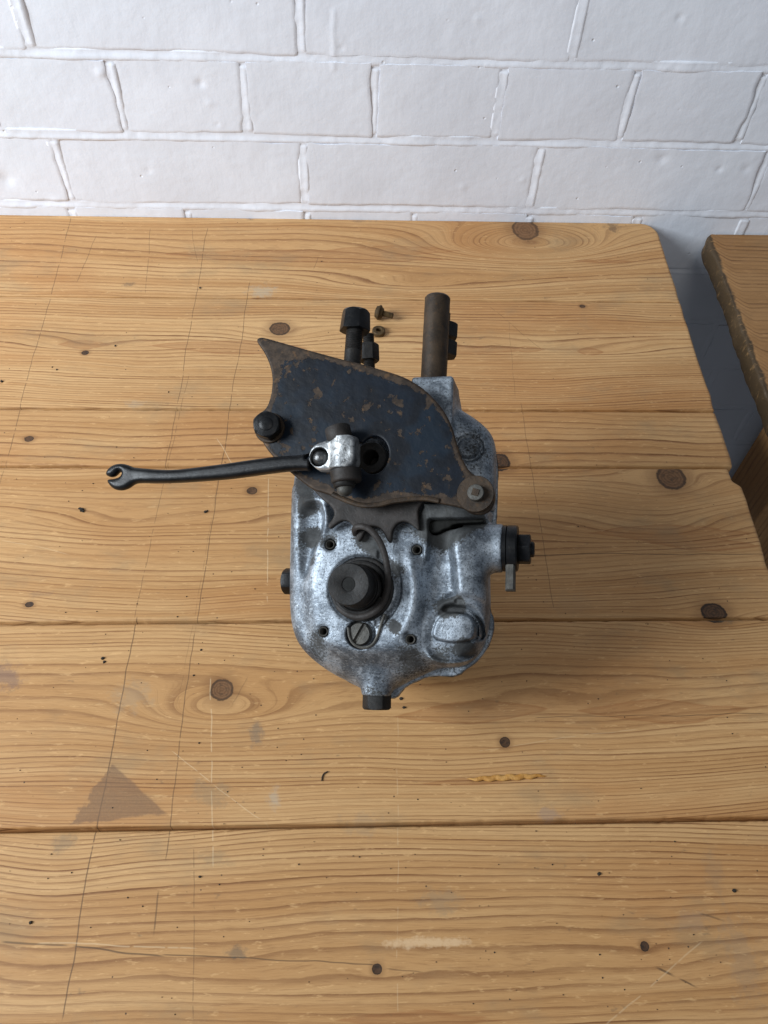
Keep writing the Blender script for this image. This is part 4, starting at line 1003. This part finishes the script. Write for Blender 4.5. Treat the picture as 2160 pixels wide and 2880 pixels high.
MB().lathe((c[0], c[1], hP+7.85), (0, 0, 1), [(0, 13.5*r_), (.5, 12.6*r_)], 4, ref=(1, .55, 0)).build('square_drive', M_BROWN, gb)

# mounting studs standing out of the top
def stud(px0, py0, px1, py1, h, r, name, mat, thread=None, lab=None, chamf=.6, rough_=0.):
    a = L3(px0, py0, h); b = L3(px1, py1, h); ln = np.linalg.norm(b-a); prof = [(0, r)]
    if thread:
        t0, t1 = thread[0]*ln, thread[1]*ln; prof.append((t0, r)); t = t0
        while t < t1: prof += [(t+.05, r-.42), (t+.55, r), (t+.72, r)]; t += 1.15
        prof.append((min(t, ln), r))
    else:
        for q in np.linspace(.1, .9, 9): prof.append((q*ln, r*(1+random.uniform(-.012, .012))))
    prof += [(ln-chamf, r), (ln-chamf*.3, r-chamf*.5), (ln, r-chamf)]
    prof = [p for i, p in enumerate(prof) if i == 0 or p[0] > prof[i-1][0]]
    o = MB().lathe(a, b-a, prof, 40).build(name, mat, gb, auto=30)
    if lab: o['label'] = lab
    return a, b
# hexagon-headed adjuster
a, b = stud(988, 1060, 998, 928, -6, 25.5*r_*1.02, 'adjuster_bolt', M_DARK, (.55, .99))
d = (b-a)/np.linalg.norm(b-a); hexmb(b-d*1.0, d, 13.5, 47*r_*1.04, (.96, .0, .25), .26, rnd=.25, ch=1.5, tp=.09).build('adjuster_head', M_BLACK, gb, auto=28)
# nut on the stud behind
a, b = stud(1040, 1075, 1036, 942, -34, 16.5*r_*1.1, 'rear_stud', M_DARK, (.0, .97))
d = (b-a)/np.linalg.norm(b-a); hexmb(a+(b-a)*.44, d, 11.5, 30*r_*1.12, (1, 0, .2), .3).build('nut', M_DARK, gb, auto=28)
# tall plain spindle
stud(1219, 1075, 1231, 834, -21, 37.5*r_*1.04, 'clamp_spindle', M_BROWN, None, 'tall rust-brown spindle', 1.6)
# thread and two nuts peeping out behind it
a, b = stud(1238, 1075, 1250, 880, -46, 4.2, 'rear_stud', M_DARK, (0, .97))
for py in (1003, 952):
    p = L3(1250+(1003-py)*.04, py, -46); d = (b-a)/np.linalg.norm(b-a)
    hexmb(p, d, 10., 8.6, (1, 0, .3), .1).build('nut', M_DARK, gb, auto=28)
# collar, lever stub and nut on the right boss
hB = -19.; c = L(1415, 1542, hB)
xL = lambda px, hh=hB: L(px, 1542, hh)[0]
o = MB().lathe((xL(1414), c[1], hB), (1, 0, 0), [(0, 13.6), (.5, 14.0), (2.5, 14.0), (2.8, 13.2), (3.2, 14), (xL(1457)-xL(1414)-.8, 14.), (xL(1457)-xL(1414), 13.3)], 48).build('collar', M_BLACK, gb)
y0 = L(1440, 1662, hB+6)[1]
MB().box(xL(1426), xL(1452), y0, c[1]-4, hB-1, hB+9, 1.0).build('collar_tongue', M_GREY, gb, auto=20)['label'] = 'short flat grey tongue hanging from the collar'
hexmb((xL(1457), c[1]-.5, hB), (1, 0, 0), xL(1493)-xL(1457), 9.6, (0, 1, .25), .2).build('nut', M_BLACK, gb, auto=28)
MB().lathe((xL(1492), c[1]-.5, hB), (1, 0, 0), [(0, 4.8), (1.6, 4.8), (2.4, 3.9)], 24).build('stud_end', M_BLACK, gb)
# filler bolt on the left
c = L(828, 1635, -26); hexmb((c[0]+1.5, c[1], -26), (-1, 0, -.05), 8.2, 8.6, (0, 1, .3), .3).build('side_plug', M_BLACK, gb, auto=28)
MB().lathe((c[0]+5, c[1], -26), (-1, 0, 0), [(0, 9.5), (4.4, 9.2)], 30).build('plug_boss', M_REAR, gb)
# drain plug
c = L(1060, 1955, -24); hexmb((c[0], c[1]+1, -24), (.02, -1, 0), 9.6, 9.0, (.9, 0, .4), .55, rnd=.25, ch=1.2).build('drain_plug', M_DARK, gb, auto=28)

# ------------------------------------------------------------------ loose pieces on the bench
p = tab(1064, 894, 5); q = tab(1110, 907, 4)
sb = thing('small_bolt', 'small rusty bolt lying on its side behind the tall hexagon bolt', 'bolt', tuple(tab(1064, 894, 0)*MM))
d = (q-p); d[2] = -.8; d /= np.linalg.norm(d); o3 = tab(1064, 894, 0)
MB().lathe(np.array([0, 0, 6.9])-d*3.0, d, [(0, 3.4), (.6, 5.2), (2.8, 6.2), (3.2, 6.9), (4.4, 6.9), (5.6, 5.4), (7.2, 4.4)], 30).build('bolt_head', M_RUST, sb)
pr = [(0, 2.9)]; t = 1.
while t < 11: pr += [(t, 2.45), (t+.5, 2.9)]; t += 1.
pr += [(11.6, 2.2)]
MB().lathe(np.array([0, 0, 6.9])+d*2.4, d, pr, 24).build('bolt_shank', M_RUST, sb)
MB().lathe(np.array([0, 0, 6.9])-d*3.3, d, [(0, 1.9), (.35, 1.9)], 16).build('bolt_hole', M_VOID, sb)
nt = thing('small_nut', 'small rusty round nut lying flat just below the loose bolt', 'nut', tuple(tab(1065, 937, 0)*MM))
MB().lathe((0, 0, .1), (0, 0, 1), [(.4, 2.3), (0, 3.2), (0, 5.2), (.6, 6.0), (3.6, 6.0), (4.3, 5.2), (4.4, 3.0), (3.9, 2.3), (.4, 2.3)], 30, close=False).build('nut_body', M_RUST, nt)
# crumbs of dirt
def crumbs():
    mb = MB(); r = random.Random(3)
    spots = [(230, 1435, 2.2), (226, 1431, 1.6), (234, 1438, 1.5), (289, 1852, 1.5), (293, 1862, 1.2), (1136, 1990, 1.4), (545, 1900, .9), (1100, 1960, 1.3), (1128, 1965, 1.2), (566, 1828, .8), (578, 1440, 1.3), (583, 1437, .9),
             (905, 1620, .5), (560, 2090, .9), (325, 973, 1.0), (563, 810, 1.3), (160, 1040, 1.), (147, 1033, .9), (5, 1073, 1.7), (474, 1103, .7), (562, 2466, 1.2), (86, 2595, 1.4), (1685, 2458, 1.3), (2065, 2505, 1.4)]
    for _ in range(240): spots.append((r.uniform(0, 2100), r.uniform(1250, 2860), r.uniform(.2, .55)))
    for x, y, s in spots:
        c_ = tab(x, y)
        if c_[0] > 318: continue
        v = []; f = []
        a = [r.uniform(.6, 1.2) for _ in range(6)]
        for k in range(6): v.append((c_[0]+math.cos(k*1.047)*s*a[k], c_[1]+math.sin(k*1.047)*s*a[(k*2) % 6], .15))
        for k in range(6): v.append((c_[0]+math.cos(k*1.047)*s*a[k]*.6, c_[1]+math.sin(k*1.047)*s*a[k]*.6, .2+s*.7))
        for k in range(6): f.append([k, (k+1) % 6, 6+(k+1) % 6, 6+k])
        f.append([6, 7, 8, 9, 10, 11]); mb.add(v, f)
    o = mb.build('grit', M_GRIT, None, True, 40); o['kind'] = 'stuff'; o['label'] = 'dark crumbs of grit scattered over the pine planks'; o['category'] = 'grit'
crumbs()
sp = [tab(x, y, .6) for x, y in ((922, 2170), (911, 2175), (906, 2185), (905, 2196))]
sp = chaikin(np.array(sp), 3, False)
o = MB().tube(sp, .45, 6).build('bristle', M_GRIT, None); o['label'] = 'short curved dark bristle on the plank below the gearbox'; o['category'] = 'bristle'
